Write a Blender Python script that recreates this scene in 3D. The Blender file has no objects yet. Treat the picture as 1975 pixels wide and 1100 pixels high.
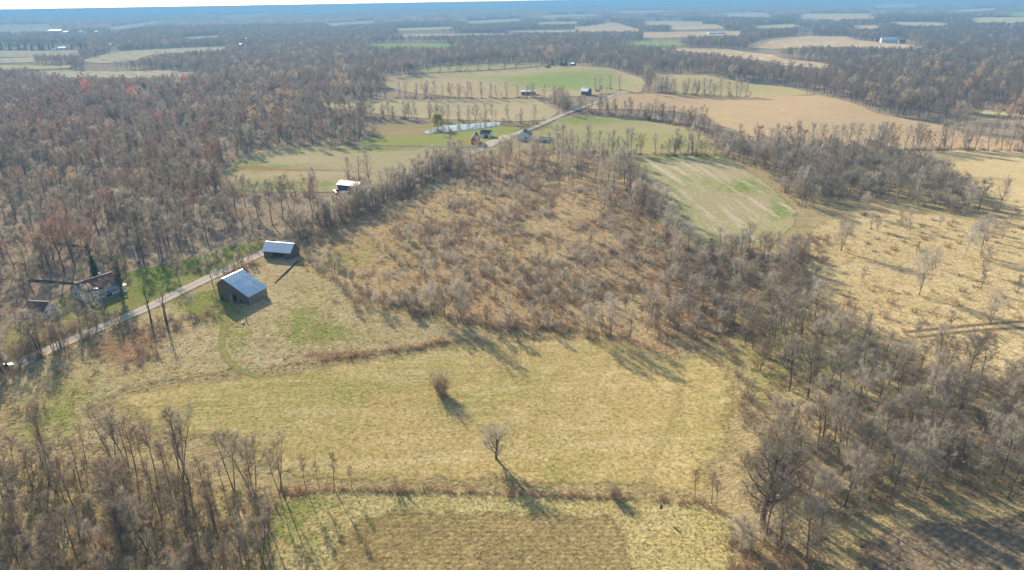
import bpy, math, random
import numpy as np
from mathutils import Vector, Matrix

# ------------------------------------------------------------------ camera, sky, sun, exposure
S = bpy.context.scene
PW, PH, FPX = 1975.0, 1100.0, 1334.0
CAM_H, PITCH, ROLL = 80.0, math.radians(22.3), math.radians(0.95)
_cp, _sp, _cr, _sr = math.cos(PITCH), math.sin(PITCH), math.cos(ROLL), math.sin(ROLL)
F_ = np.array([0, _cp, -_sp]); X0 = np.array([1.0, 0, 0]); U0 = np.array([0, _sp, _cp])
X_ = X0 * _cr - U0 * _sr
U_ = X0 * _sr + U0 * _cr
cam_d = bpy.data.cameras.new('camera')
cam_d.sensor_width = 36.0
cam_d.lens = FPX / PW * 36.0
cam_d.clip_start = 1.0
cam_d.clip_end = 120000.0
cam = bpy.data.objects.new('camera', cam_d)
S.collection.objects.link(cam)
cam.matrix_world = Matrix(((X_[0], U_[0], -F_[0], 0), (X_[1], U_[1], -F_[1], 0), (X_[2], U_[2], -F_[2], CAM_H), (0, 0, 0, 1)))
S.camera = cam

SUN_AZ, SUN_EL = math.radians(-29.0), math.radians(22.5)
world = bpy.data.worlds.new('World'); S.world = world; world.use_nodes = True
wn = world.node_tree.nodes; wl = world.node_tree.links
sky = wn.new('ShaderNodeTexSky'); sky.sky_type = 'NISHITA'; sky.sun_disc = False
sky.sun_elevation = SUN_EL; sky.sun_rotation = SUN_AZ
sky.air_density = 1.0; sky.dust_density = 0.6; sky.ozone_density = 1.0
wn['Background'].inputs['Strength'].default_value = 0.078
wl.new(sky.outputs[0], wn['Background'].inputs['Color'])
sun_d = bpy.data.lights.new('sun', 'SUN'); sun_d.energy = 5.0; sun_d.angle = math.radians(0.6); sun_d.color = (1.0, 0.905, 0.75)
sun = bpy.data.objects.new('sun', sun_d); S.collection.objects.link(sun)
sdir = Vector((math.sin(SUN_AZ) * math.cos(SUN_EL), math.cos(SUN_AZ) * math.cos(SUN_EL), math.sin(SUN_EL)))
sun.rotation_euler = sdir.to_track_quat('Z', 'Y').to_euler()
S.view_settings.view_transform = 'Standard'; S.view_settings.look = 'None'
S.view_settings.gamma = 1.0; S.view_settings.use_curve_mapping = False
S.view_settings.exposure = 1.42
S.render.engine = 'CYCLES'
cy = S.cycles
cy.max_bounces = 4; cy.diffuse_bounces = 2; cy.glossy_bounces = 2; cy.transmission_bounces = 2
cy.volume_bounces = 0; cy.transparent_max_bounces = 12
cy.use_denoising = True
cy.sample_clamp_indirect = 4.0

rng = np.random.default_rng(7)
random.seed(7)
C = S.collection

# ------------------------------------------------------------------ terrain and picture-to-ground helpers
def hgt(x, y):
    x = np.asarray(x, float); y = np.asarray(y, float)
    d = np.hypot(x, y)
    near = 1.1 * np.sin(x * 0.017 + 0.6) * np.sin(y * 0.019 + 1.1) + 0.7 * np.sin(x * 0.031 - y * 0.023 + 0.4)
    near = near * np.clip(1.6 - d / 1500.0, 0.3, 1.0)
    far = 3.5 * np.sin(x * 0.0021 + 1.3) * np.sin(y * 0.0018 + 0.2) * np.clip((d - 500) / 2500.0, 0, 1)
    return near + far

def ray(px, py):
    return F_ + (px - PW / 2) / FPX * X_ - (py - PH / 2) / FPX * U_

def G(px, py):
    d = ray(px, py)
    dz = min(d[2], -0.0035)
    z = 0.0; t = 0
    for _ in range(14):
        t2 = (CAM_H - z) / -dz
        t = t2 if _ < 2 else 0.5 * (t + t2)
        z = float(hgt(d[0] * t, d[1] * t))
    return np.array([d[0] * t, d[1] * t, z])

def proj(x, y, z):
    v0 = np.asarray(x, float); v1 = np.asarray(y, float); v2 = np.asarray(z, float) - CAM_H
    w = v0 * F_[0] + v1 * F_[1] + v2 * F_[2]
    w = np.where(w < 1e-3, 1e-3, w)
    a = v0 * X_[0] + v1 * X_[1] + v2 * X_[2]
    b = v0 * U_[0] + v1 * U_[1] + v2 * U_[2]
    return PW / 2 + FPX * a / w, PH / 2 - FPX * b / w

def inpoly(x, y, poly):
    x = np.asarray(x, float); y = np.asarray(y, float)
    p = np.asarray(poly, float)
    r = np.zeros(x.shape, bool)
    bb = (x >= p[:, 0].min()) & (x <= p[:, 0].max()) & (y >= p[:, 1].min()) & (y <= p[:, 1].max())
    if not bb.any():
        return r
    xs, ys = x[bb], y[bb]; rr = np.zeros(xs.shape, bool)
    n = len(p)
    for i in range(n):
        x1, y1 = p[i]; x2, y2 = p[(i + 1) % n]
        if y1 == y2:
            continue
        c = ((y1 > ys) != (y2 > ys)) & (xs < (x2 - x1) * (ys - y1) / (y2 - y1) + x1)
        rr ^= c
    r[bb] = rr
    return r

def edge_dist(x, y, poly):
    p = np.asarray(poly, float)
    out = np.full(np.shape(x), 1e9)
    for i in range(len(p)):
        a = p[i]; b = p[(i + 1) % len(p)]; ab = b - a
        L = ab @ ab
        if L < 1e-9:
            continue
        t = np.clip(((x - a[0]) * ab[0] + (y - a[1]) * ab[1]) / L, 0, 1)
        out = np.minimum(out, np.hypot(x - a[0] - t * ab[0], y - a[1] - t * ab[1]))
    return out

def tag(o, label=None, cat=None, group=None, kind=None):
    if label: o['label'] = label
    if cat: o['category'] = cat
    if group: o['group'] = group
    if kind: o['kind'] = kind
    return o

def mesh_obj(name, verts, faces, mat=None, parent=None, smooth=False, coll=C):
    me = bpy.data.meshes.new(name)
    me.from_pydata([tuple(v) for v in verts], [], faces)
    me.update()
    if mat:
        for m in (mat if isinstance(mat, (list, tuple)) else [mat]):
            me.materials.append(m)
    if smooth:
        me.shade_smooth()
    o = bpy.data.objects.new(name, me)
    if coll: coll.objects.link(o)
    if parent: o.parent = parent
    return o

def empty(name, loc, rz=0.0):
    o = bpy.data.objects.new(name, None)
    o.empty_display_size = 0.5
    C.objects.link(o)
    o.location = loc; o.rotation_euler = (0, 0, rz)
    return o

# ------------------------------------------------------------------ materials
class NT:
    def __init__(self, name):
        self.m = bpy.data.materials.new(name); self.m.use_nodes = True
        self.t = self.m.node_tree; self.t.nodes.clear()
        self.out = self.t.nodes.new('ShaderNodeOutputMaterial')
    def n(self, typ, **kw):
        nd = self.t.nodes.new(typ)
        for k, v in kw.items(): setattr(nd, k, v)
        return nd
    def l(self, a, b): self.t.links.new(a, b)
    def val(self, sock, v):
        if hasattr(v, 'default_value') or hasattr(v, 'is_output'): self.l(v, sock)
        else: sock.default_value = v
    def math(self, op, a, b=0.0, clamp=False):
        nd = self.n('ShaderNodeMath', operation=op, use_clamp=clamp)
        self.val(nd.inputs[0], a); self.val(nd.inputs[1], b)
        return nd.outputs[0]
    def mix(self, f, a, b, blend='MIX'):
        nd = self.n('ShaderNodeMix', data_type='RGBA', blend_type=blend)
        self.val(nd.inputs['Factor'], f)
        for s, v in ((nd.inputs[6], a), (nd.inputs[7], b)):
            if isinstance(v, tuple): s.default_value = (*v[:3], 1)
            else: self.l(v, s)
        return nd.outputs[2]
    def ramp(self, v, lo, hi, a=0.0, b=1.0):
        nd = self.n('ShaderNodeMapRange', clamp=True, interpolation_type='SMOOTHSTEP')
        self.val(nd.inputs[0], v)
        for i, q in enumerate((lo, hi, a, b)): nd.inputs[i + 1].default_value = q
        return nd.outputs[0]
    def pos(self, scale=None, obj=False, rot=0.0):
        if obj: v = self.n('ShaderNodeTexCoord').outputs['Object']
        else: v = self.n('ShaderNodeNewGeometry').outputs['Position']
        if scale is not None:
            mp = self.n('ShaderNodeMapping'); mp.inputs['Scale'].default_value = scale; mp.inputs['Rotation'].default_value = (0, 0, rot)
            self.l(v, mp.inputs[0]); v = mp.outputs[0]
        return v
    def noise(self, vec, scale, detail=3.0, rough=0.55, dist=0.0):
        nd = self.n('ShaderNodeTexNoise'); self.l(vec, nd.inputs['Vector'])
        nd.inputs['Scale'].default_value = scale; nd.inputs['Detail'].default_value = detail
        nd.inputs['Roughness'].default_value = rough; nd.inputs['Distortion'].default_value = dist
        return nd.outputs[0]
    def attr(self, name):
        return self.n('ShaderNodeAttribute', attribute_name=name).outputs['Fac']
    def rand(self): return self.n('ShaderNodeObjectInfo').outputs['Random']
    def diffuse(self, col, normal=None, rough=0.3):
        d = self.n('ShaderNodeBsdfDiffuse'); d.inputs['Roughness'].default_value = rough
        if isinstance(col, tuple): d.inputs[0].default_value = (*col, 1)
        else: self.l(col, d.inputs[0])
        if normal is not None: self.l(normal, d.inputs['Normal'])
        return d.outputs[0]
    def bump(self, h, strength=0.5, dist=0.3):
        b = self.n('ShaderNodeBump'); b.inputs['Strength'].default_value = strength; b.inputs['Distance'].default_value = dist
        self.l(h, b.inputs['Height']); return b.outputs[0]
    def finish(self, sh):
        self.l(sh, self.out.inputs['Surface']); return self.m

def field_mat(name, c1, c2, c3, green=(0.16, 0.2, 0.045), gbias=0.0, brown=(0.2, 0.13, 0.075), stripe=None, feather=3.0, fine=1.0, bumpy=0.6, near=True, alpha_max=1.0, big=0.02, streak=None):
    """Land cover: two dry tones by patch, a third in flecks, green and brown where the vertex attributes say so."""
    warm = lambda c: (c[0], c[1] * 0.985, c[2] * 0.87)
    c1, c2, c3, green, brown = warm(c1), warm(c2), warm(c3), warm(green), warm(brown)
    t = NT(name); p = t.pos()
    n1 = t.noise(p, big, 3); n2 = t.noise(p, big * 7, 4, 0.6); 
    col = t.mix(t.ramp(n1, 0.36, 0.64), c1, c2)
    col = t.mix(t.ramp(n2, 0.45, 0.75, 0, 0.8), col, c3)
    g = t.math('ADD', t.attr('green'), t.math('MULTIPLY', t.math('SUBTRACT', n2, 0.5), 1.3))
    g = t.math('ADD', g, t.math('MULTIPLY', t.math('SUBTRACT', n1, 0.5), 0.8))
    g = t.math('ADD', g, gbias)
    g = t.math('ADD', g, t.math('MULTIPLY', t.math('SUBTRACT', t.noise(p, big * 24, 3, 0.7), 0.5), 1.5))
    col = t.mix(t.ramp(g, 0.2, 0.95), col, green)
    b = t.math('ADD', t.attr('brown'), t.math('MULTIPLY', t.math('SUBTRACT', n2, 0.5), 0.9))
    col = t.mix(t.ramp(b, 0.3, 0.8), col, brown)
    if streak:
        ang, fa, fc, amt, sc = streak
        sv = t.pos((1 / fa, 1 / fc, 1), rot=ang); sv.node.vector_type = 'TEXTURE'
        ns = t.noise(sv, 1.0, 3, 0.6)
        col = t.mix(t.ramp(ns, 0.47, 0.68, 0, amt), col, sc)
    if stripe:
        ang, period, amt = stripe
        v = t.pos((1, 1, 1), rot=ang)
        sp = t.n('ShaderNodeSeparateXYZ'); t.l(v, sp.inputs[0])
        wob = t.math('MULTIPLY', t.noise(p, 0.15, 2), 1.2)
        sn = t.math('SINE', t.math('ADD', t.math('MULTIPLY', sp.outputs[0], 6.2832 / period), wob))
        k = t.math('MULTIPLY_ADD', sn, amt)
        k.node.inputs[2].default_value = 1.0
        vm = t.n('ShaderNodeVectorMath', operation='SCALE'); t.l(col, vm.inputs[0]); t.l(k, vm.inputs['Scale']); col = vm.outputs[0]
    nf = t.noise(p, 1.4 * fine, 4, 0.7)
    k = t.ramp(nf, 0.25, 0.75, 0.62, 1.32)
    vm = t.n('ShaderNodeVectorMath', operation='SCALE'); t.l(col, vm.inputs[0]); t.l(k, vm.inputs['Scale']); col = vm.outputs[0]
    nrm = None
    if near:
        h = t.math('ADD', t.noise(p, 1.7 * fine, 4, 0.7), t.math('MULTIPLY', t.noise(p, 0.35 * fine, 2), 0.8))
        nrm = t.bump(h, bumpy, 0.35)
    d = t.diffuse(col, nrm)
    e = t.attr('edge')
    a = t.math('DIVIDE', e, feather)
    a = t.math('ADD', a, t.math('MULTIPLY', t.math('SUBTRACT', t.noise(p, 1.3 / feather, 4, 0.65), 0.62), 1.6))
    a = t.ramp(a, -0.1, 0.35, 0.0, alpha_max)
    tr = t.n('ShaderNodeBsdfTransparent')
    ms = t.n('ShaderNodeMixShader'); t.l(a, ms.inputs[0]); t.l(tr.outputs[0], ms.inputs[1]); t.l(d, ms.inputs[2])
    return t.finish(ms.outputs[0])

def plain(name, c1, c2=None, scale=2.0, rough=0.8, bump=0.0, spec=0.2, metallic=0.0, obj=True, stretch=(1, 1, 1), rnd=0.0):
    t = NT(name); p = t.pos(stretch, obj=obj)
    b = t.n('ShaderNodeBsdfPrincipled')
    n = t.noise(p, scale, 4, 0.6)
    col = t.mix(t.ramp(n, 0.35, 0.68), c1, c2 if c2 else tuple(v * 0.8 for v in c1))
    if rnd:
        k = t.ramp(t.rand(), 0, 1, 1 - rnd, 1 + rnd)
        vm = t.n('ShaderNodeVectorMath', operation='SCALE'); t.l(col, vm.inputs[0]); t.l(k, vm.inputs['Scale']); col = vm.outputs[0]
    t.l(col, b.inputs['Base Color'])
    b.inputs['Roughness'].default_value = rough; b.inputs['Metallic'].default_value = metallic
    b.inputs['Specular IOR Level'].default_value = spec
    if bump: t.l(t.bump(n, bump, 0.05), b.inputs['Normal'])
    return t.finish(b.outputs[0])

def twig_mat(name, c1, c2, thru=0.0, c3=None):
    t = NT(name)
    r = t.rand()
    col = t.mix(r, c1, c2)
    if c3: col = t.mix(t.ramp(r, 0.8, 1.0), col, c3)
    k = t.ramp(t.noise(t.pos(obj=True), 0.6, 2), 0.3, 0.7, 0.7, 1.3)
    vm = t.n('ShaderNodeVectorMath', operation='SCALE'); t.l(col, vm.inputs[0]); t.l(k, vm.inputs['Scale'])
    d = t.diffuse(vm.outputs[0])
    if thru:
        tl = t.n('ShaderNodeBsdfTranslucent'); t.l(vm.outputs[0], tl.inputs[0])
        ms = t.n('ShaderNodeMixShader'); ms.inputs[0].default_value = thru
        t.l(d, ms.inputs[1]); t.l(tl.outputs[0], ms.inputs[2]); d = ms.outputs[0]
    return t.finish(d)

M = {}
M['bark'] = plain('bark', (0.11, 0.085, 0.065), (0.19, 0.155, 0.12), 1.5, 0.95, 0.3, 0.05, rnd=0.25)
M['bark_pale'] = plain('bark_pale', (0.42, 0.39, 0.34), (0.3, 0.27, 0.23), 1.0, 0.9, 0.2, 0.05)
M['bark_dark'] = plain('bark_dark', (0.045, 0.036, 0.03), (0.08, 0.065, 0.05), 1.5, 0.95, 0.3, 0.05)
M['twig'] = twig_mat('twig', (0.195, 0.163, 0.127), (0.30, 0.259, 0.205), 0.4)
M['twig_pale'] = twig_mat('twig_pale', (0.37, 0.318, 0.245), (0.46, 0.40, 0.315), 0.4)
M['twig_brown'] = twig_mat('twig_brown', (0.205, 0.152, 0.108), (0.295, 0.232, 0.167), 0.4)
M['twig_red'] = twig_mat('twig_red', (0.66, 0.24, 0.16), (0.55, 0.23, 0.18), 0.4)
M['twig_rose'] = twig_mat('twig_rose', (0.26, 0.155, 0.122), (0.31, 0.195, 0.152), 0.4)
M['twig_tan'] = twig_mat('twig_tan', (0.55, 0.40, 0.23), (0.50, 0.36, 0.21), 0.4)
M['twig_white'] = twig_mat('twig_white', (0.5, 0.46, 0.4), (0.55, 0.5, 0.45), 0.2)
M['russet'] = twig_mat('russet', (0.38, 0.205, 0.115), (0.45, 0.30, 0.185), 0.3, (0.38, 0.32, 0.25))
M['bramble'] = twig_mat('bramble', (0.31, 0.225, 0.14), (0.40, 0.31, 0.205), 0.25, (0.44, 0.29, 0.165))
M['olive'] = twig_mat('olive', (0.24, 0.22, 0.11), (0.22, 0.17, 0.1), 0.3)
M['evergreen'] = twig_mat('evergreen', (0.035, 0.075, 0.03), (0.05, 0.095, 0.04), 0.2)
M['ivy'] = twig_mat('ivy', (0.05, 0.085, 0.025), (0.09, 0.11, 0.04), 0.3)
M['willow'] = twig_mat('willow', (0.45, 0.42, 0.14), (0.5, 0.46, 0.17), 0.4)
M['straw'] = twig_mat('straw', (0.48, 0.36, 0.145), (0.58, 0.455, 0.205), 0.3)
M['straw_pale'] = twig_mat('straw_pale', (0.62, 0.52, 0.33), (0.54, 0.44, 0.255), 0.3)
M['straw_green'] = twig_mat('straw_green', (0.20, 0.22, 0.06), (0.34, 0.29, 0.12), 0.3)
M['straw_rust'] = twig_mat('straw_rust', (0.45, 0.26, 0.13), (0.5, 0.34, 0.18), 0.3)

# ------------------------------------------------------------------ the ground sheet, out to the horizon
def build_ground():
    radii = [3.0]
    while radii[-1] < 45000:
        radii.append(radii[-1] + max(5.0, radii[-1] * 0.025))
    ang = np.concatenate([np.radians(np.arange(-60, 60.01, 0.5)), np.radians(np.arange(65, 299, 5.0))])
    V = []; Fc = []
    na = len(ang)
    for r in radii:
        x = r * np.sin(ang); y = r * np.cos(ang); z = hgt(x, y)
        V.append(np.stack([x, y, z], 1))
    V = np.concatenate(V)
    for i in range(len(radii) - 1):
        for j in range(na):
            k = (j + 1) % na
            Fc.append((i * na + j, i * na + k, (i + 1) * na + k, (i + 1) * na + j))
    t = NT('woodland_floor'); p = t.pos()
    n1 = t.noise(p, 0.012, 3); n2 = t.noise(p, 0.12, 4, 0.65); n3 = t.noise(p, 1.2, 4, 0.7)
    col = t.mix(t.ramp(n1, 0.35, 0.65), (0.27, 0.20, 0.135), (0.32, 0.245, 0.16))
    col = t.mix(t.ramp(n2, 0.5, 0.75), col, (0.40, 0.315, 0.20))
    col = t.mix(t.ramp(n2, 0.47, 0.3, 0, 0.75), col, (0.20, 0.195, 0.08))
    k = t.ramp(n3, 0.25, 0.75, 0.6, 1.35)
    vm = t.n('ShaderNodeVectorMath', operation='SCALE'); t.l(col, vm.inputs[0]); t.l(k, vm.inputs['Scale'])
    mat = t.finish(t.diffuse(vm.outputs[0], t.bump(t.noise(p, 1.0, 3), 0.6, 0.5)))
    o = mesh_obj('ground', V, Fc, mat, smooth=True)
    tag(o, 'leaf litter and dead grass of the open country out to the horizon', 'ground', kind='structure')
build_ground()

def clip_cell(poly, x0, y0, x1, y1):
    def clip(pts, ax, val, keep_less):
        out = []
        n = len(pts)
        for i in range(n):
            a = pts[i]; b = pts[(i + 1) % n]
            ia = a[ax] <= val if keep_less else a[ax] >= val
            ib = b[ax] <= val if keep_less else b[ax] >= val
            if ia: out.append(a)
            if ia != ib:
                s = (val - a[ax]) / (b[ax] - a[ax])
                out.append((a[0] + s * (b[0] - a[0]), a[1] + s * (b[1] - a[1])))
        return out
    p = poly
    for ax, v, less in ((0, x0, False), (0, x1, True), (1, y0, False), (1, y1, True)):
        p = clip(p, ax, v, less)
        if len(p) < 3: return []
    return p

FIELD_POLYS = {}
def smooth_world(pxpoly, jitter=0.03):
    """picture outline -> ground outline, rounded with a closed Catmull-Rom curve"""
    w = np.array([G(*q)[:2] for q in pxpoly])
    n = len(w); out = []
    for i in range(n):
        p0, p1, p2, p3 = w[i - 1], w[i], w[(i + 1) % n], w[(i + 2) % n]
        L = np.hypot(*(p2 - p1)); k = int(np.clip(L / 6.0, 2, 10))
        for s in range(k):
            u = s / k
            cr = 0.5 * ((2 * p1) + (-p0 + p2) * u + (2 * p0 - 5 * p1 + 4 * p2 - p3) * u * u + (-p0 + 3 * p1 - 3 * p2 + p3) * u ** 3)
            li = p1 + (p2 - p1) * u
            out.append(0.22 * cr + 0.78 * li)
    return np.array(out)

def field(name, pxpoly, mat, level, label, green=(), brown=(), cell=None, world_poly=None, cat='field'):
    w = smooth_world(pxpoly) if world_poly is None else world_poly
    lo = w.min(0); hi = w.max(0); ext = (hi - lo).max()
    if cell is None: cell = float(np.clip(ext / 36, 2.5, 120))
    nx = int(math.ceil((hi[0] - lo[0]) / cell)); ny = int(math.ceil((hi[1] - lo[1]) / cell))
    cx = lo[0] + (np.arange(nx) + 0.5) * cell; cyy = lo[1] + (np.arange(ny) + 0.5) * cell
    GX, GY = np.meshgrid(cx, cyy); gx = GX.ravel(); gy = GY.ravel()
    ins = inpoly(gx, gy, w); ed = edge_dist(gx, gy, w)
    wl_ = [tuple(q) for q in w]
    idx = {}; V = []; Fc = []
    def vid(x, y):
        k = (round(x, 2), round(y, 2))
        if k not in idx:
            idx[k] = len(V); V.append((x, y))
        return idx[k]
    for i in range(len(gx)):
        x0, x1, y0, y1 = gx[i] - cell / 2, gx[i] + cell / 2, gy[i] - cell / 2, gy[i] + cell / 2
        if ed[i] > cell * 0.72:
            if not ins[i]: continue
            q = [(x0, y0), (x1, y0), (x1, y1), (x0, y1)]
        else:
            q = clip_cell(wl_, x0, y0, x1, y1)
        if len(q) < 3: continue
        f = []
        for a in q:
            k = vid(*a)
            if k not in f: f.append(k)
        if len(f) >= 3: Fc.append(f)
    P = np.array(V); d = np.hypot(P[:, 0], P[:, 1])
    z = hgt(P[:, 0], P[:, 1]) + 0.03 + d * 0.00025 + level * (0.012 + d * 0.00006)
    fixed = []
    for f in Fc:
        a = 0
        for i in range(len(f)):
            p, q = P[f[i]], P[f[(i + 1) % len(f)]]; a += p[0] * q[1] - p[1] * q[0]
        fixed.append(f if a > 0 else f[::-1])
    o = mesh_obj(name, np.column_stack([P, z]), fixed, mat, smooth=True)
    me = o.data
    e = edge_dist(P[:, 0], P[:, 1], w)
    a = me.attributes.new('edge', 'FLOAT', 'POINT'); a.data.foreach_set('value', e.astype(np.float32))
    for nm, blobs in (('green', green), ('brown', brown)):
        v = np.zeros(len(P))
        if len(blobs):
            qx, qy = proj(P[:, 0], P[:, 1], z)
            for (bx, by, rx, ry, amt) in blobs:
                v = v + amt * np.exp(-(((qx - bx) / rx) ** 2 + ((qy - by) / ry) ** 2))
        a = me.attributes.new(nm, 'FLOAT', 'POINT'); a.data.foreach_set('value', v.astype(np.float32))
    tag(o, label, cat, kind='structure')
    FIELD_POLYS[label] = w
    return o

# ------------------------------------------------------------------ land cover (outlines in picture pixels)
HAY = [(205, 765), (330, 738), (440, 724), (520, 717), (620, 702), (700, 690), (800, 675), (880, 661), (960, 654), (1060, 647), (1110, 640), (1160, 650), (1210, 668), (1260, 688), (1310, 692), (1350, 672), (1385, 660), (1395, 690), (1420, 730), (1435, 770), (1425, 810), (1418, 860), (1395, 905), (1375, 945), (1340, 960), (1220, 955), (1100, 951), (1000, 948), (900, 942), (760, 937), (640, 937), (560, 932), (500, 905), (450, 872), (390, 855), (310, 850), (260, 815), (205, 790)]
BRUSH = [(560, 470), (640, 440), (720, 402), (800, 362), (870, 330), (920, 305), (1000, 296), (1100, 298), (1195, 305), (1225, 340), (1262, 400), (1305, 465), (1345, 490), (1450, 490), (1540, 500), (1560, 560), (1500, 600), (1440, 640), (1380, 660), (1310, 690), (1250, 680), (1190, 655), (1110, 640), (1000, 638), (900, 628), (800, 605), (700, 578), (640, 545), (590, 500)]
YARD = [(0, 720), (60, 690), (200, 640), (330, 575), (400, 560), (430, 540), (520, 500), (580, 480), (640, 540), (700, 580), (800, 606), (900, 630), (1000, 640), (1060, 648), (960, 656), (880, 663), (700, 692), (620, 704), (520, 719), (440, 726), (330, 740), (205, 770), (200, 800), (260, 830), (310, 860), (260, 880), (100, 870), (0, 860)]
HOUSE_YARD = [(0, 720), (0, 640), (60, 600), (130, 560), (200, 535), (260, 520), (340, 505), (420, 480), (500, 462), (520, 470), (505, 490), (440, 520), (350, 562), (230, 618), (100, 678)]
LOWER = [(505, 962), (560, 950), (700, 948), (900, 952), (1100, 958), (1225, 962), (1340, 968), (1400, 985), (1425, 1030), (1420, 1100), (1415, 1180), (500, 1180), (515, 1080), (510, 1010)]
MOWN = [(628, 1200), (635, 1100), (645, 1040), (690, 995), (780, 980), (1000, 983), (1170, 988), (1205, 1015), (1224, 1055), (1232, 1100), (1235, 1200)]
PLOUGH = [(1600, 1200), (1625, 1110), (1650, 1045), (1700, 1015), (1800, 1003), (1900, 994), (1985, 985), (2150, 990), (2200, 1200)]
MEADOW = [(1560, 440), (1620, 410), (1700, 402), (1800, 412), (1880, 425), (1930, 400), (1990, 370), (2150, 380), (2200, 560), (2150, 760), (1975, 750), (1880, 715), (1760, 665), (1660, 640), (1600, 615), (1560, 560), (1535, 500)]
CROP = [(1215, 306), (1300, 302), (1390, 300), (1440, 328), (1495, 365), (1540, 408), (1535, 440), (1490, 470), (1440, 470), (1380, 478), (1340, 470), (1300, 425), (1258, 362)]
TANR = [(1755, 292), (1850, 290), (1975, 288), (2150, 292), (2150, 400), (1975, 430), (1930, 400), (1880, 365), (1810, 330)]
BIGTAN = [(1160, 196), (1200, 181), (1330, 184), (1447, 188), (1577, 184), (1604, 188), (1671, 208), (1694, 220), (1820, 243), (1875, 262), (1975, 272), (2150, 285), (2150, 298), (1975, 291), (1760, 290), (1650, 292), (1500, 285), (1420, 270), (1404, 248), (1365, 240), (1349, 226), (1298, 216), (1200, 212), (1120, 212)]
GREENC = [(1045, 250), (1075, 228), (1120, 222), (1250, 234), (1330, 248), (1385, 275), (1395, 298), (1300, 300), (1200, 298), (1090, 290), (1035, 278)]
LEFTF = [(432, 330), (450, 312), (500, 290), (560, 283), (700, 283), (860, 287), (885, 294), (865, 312), (800, 338), (730, 362), (690, 372), (600, 372), (500, 372), (440, 366), (425, 348)]
LAWN = [(690, 272), (740, 262), (800, 260), (850, 258), (900, 253), (965, 245), (1010, 248), (960, 272), (925, 285), (860, 284), (700, 281)]
POND = [(817, 257), (830, 251), (868, 243), (910, 240), (950, 237), (966, 238), (962, 244), (930, 249), (890, 253), (850, 258), (828, 260)]
PONDBANK = [(700, 262), (740, 240), (800, 240), (860, 235), (940, 232), (1000, 238), (1060, 232), (1030, 250), (985, 262), (900, 262), (780, 268)]
QF = [(612, 200), (700, 195), (768, 193), (900, 191), (1027, 191), (1054, 201), (1080, 216), (1060, 232), (987, 236), (920, 234), (820, 230), (735, 222), (634, 210)]
PF = [(724, 151), (856, 141), (1020, 132), (1047, 129), (1172, 129), (1239, 151), (1249, 161), (1239, 180), (1189, 182), (1125, 186), (1071, 190), (1004, 190), (936, 192), (869, 188), (802, 182), (735, 165)]
PF2 = [(820, 132), (900, 126), (1041, 121), (1047, 128), (1000, 132), (869, 140), (800, 142)]
UF = [(1259, 143), (1357, 145), (1420, 157), (1526, 169), (1577, 183), (1455, 190), (1318, 184), (1255, 160)]
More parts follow.
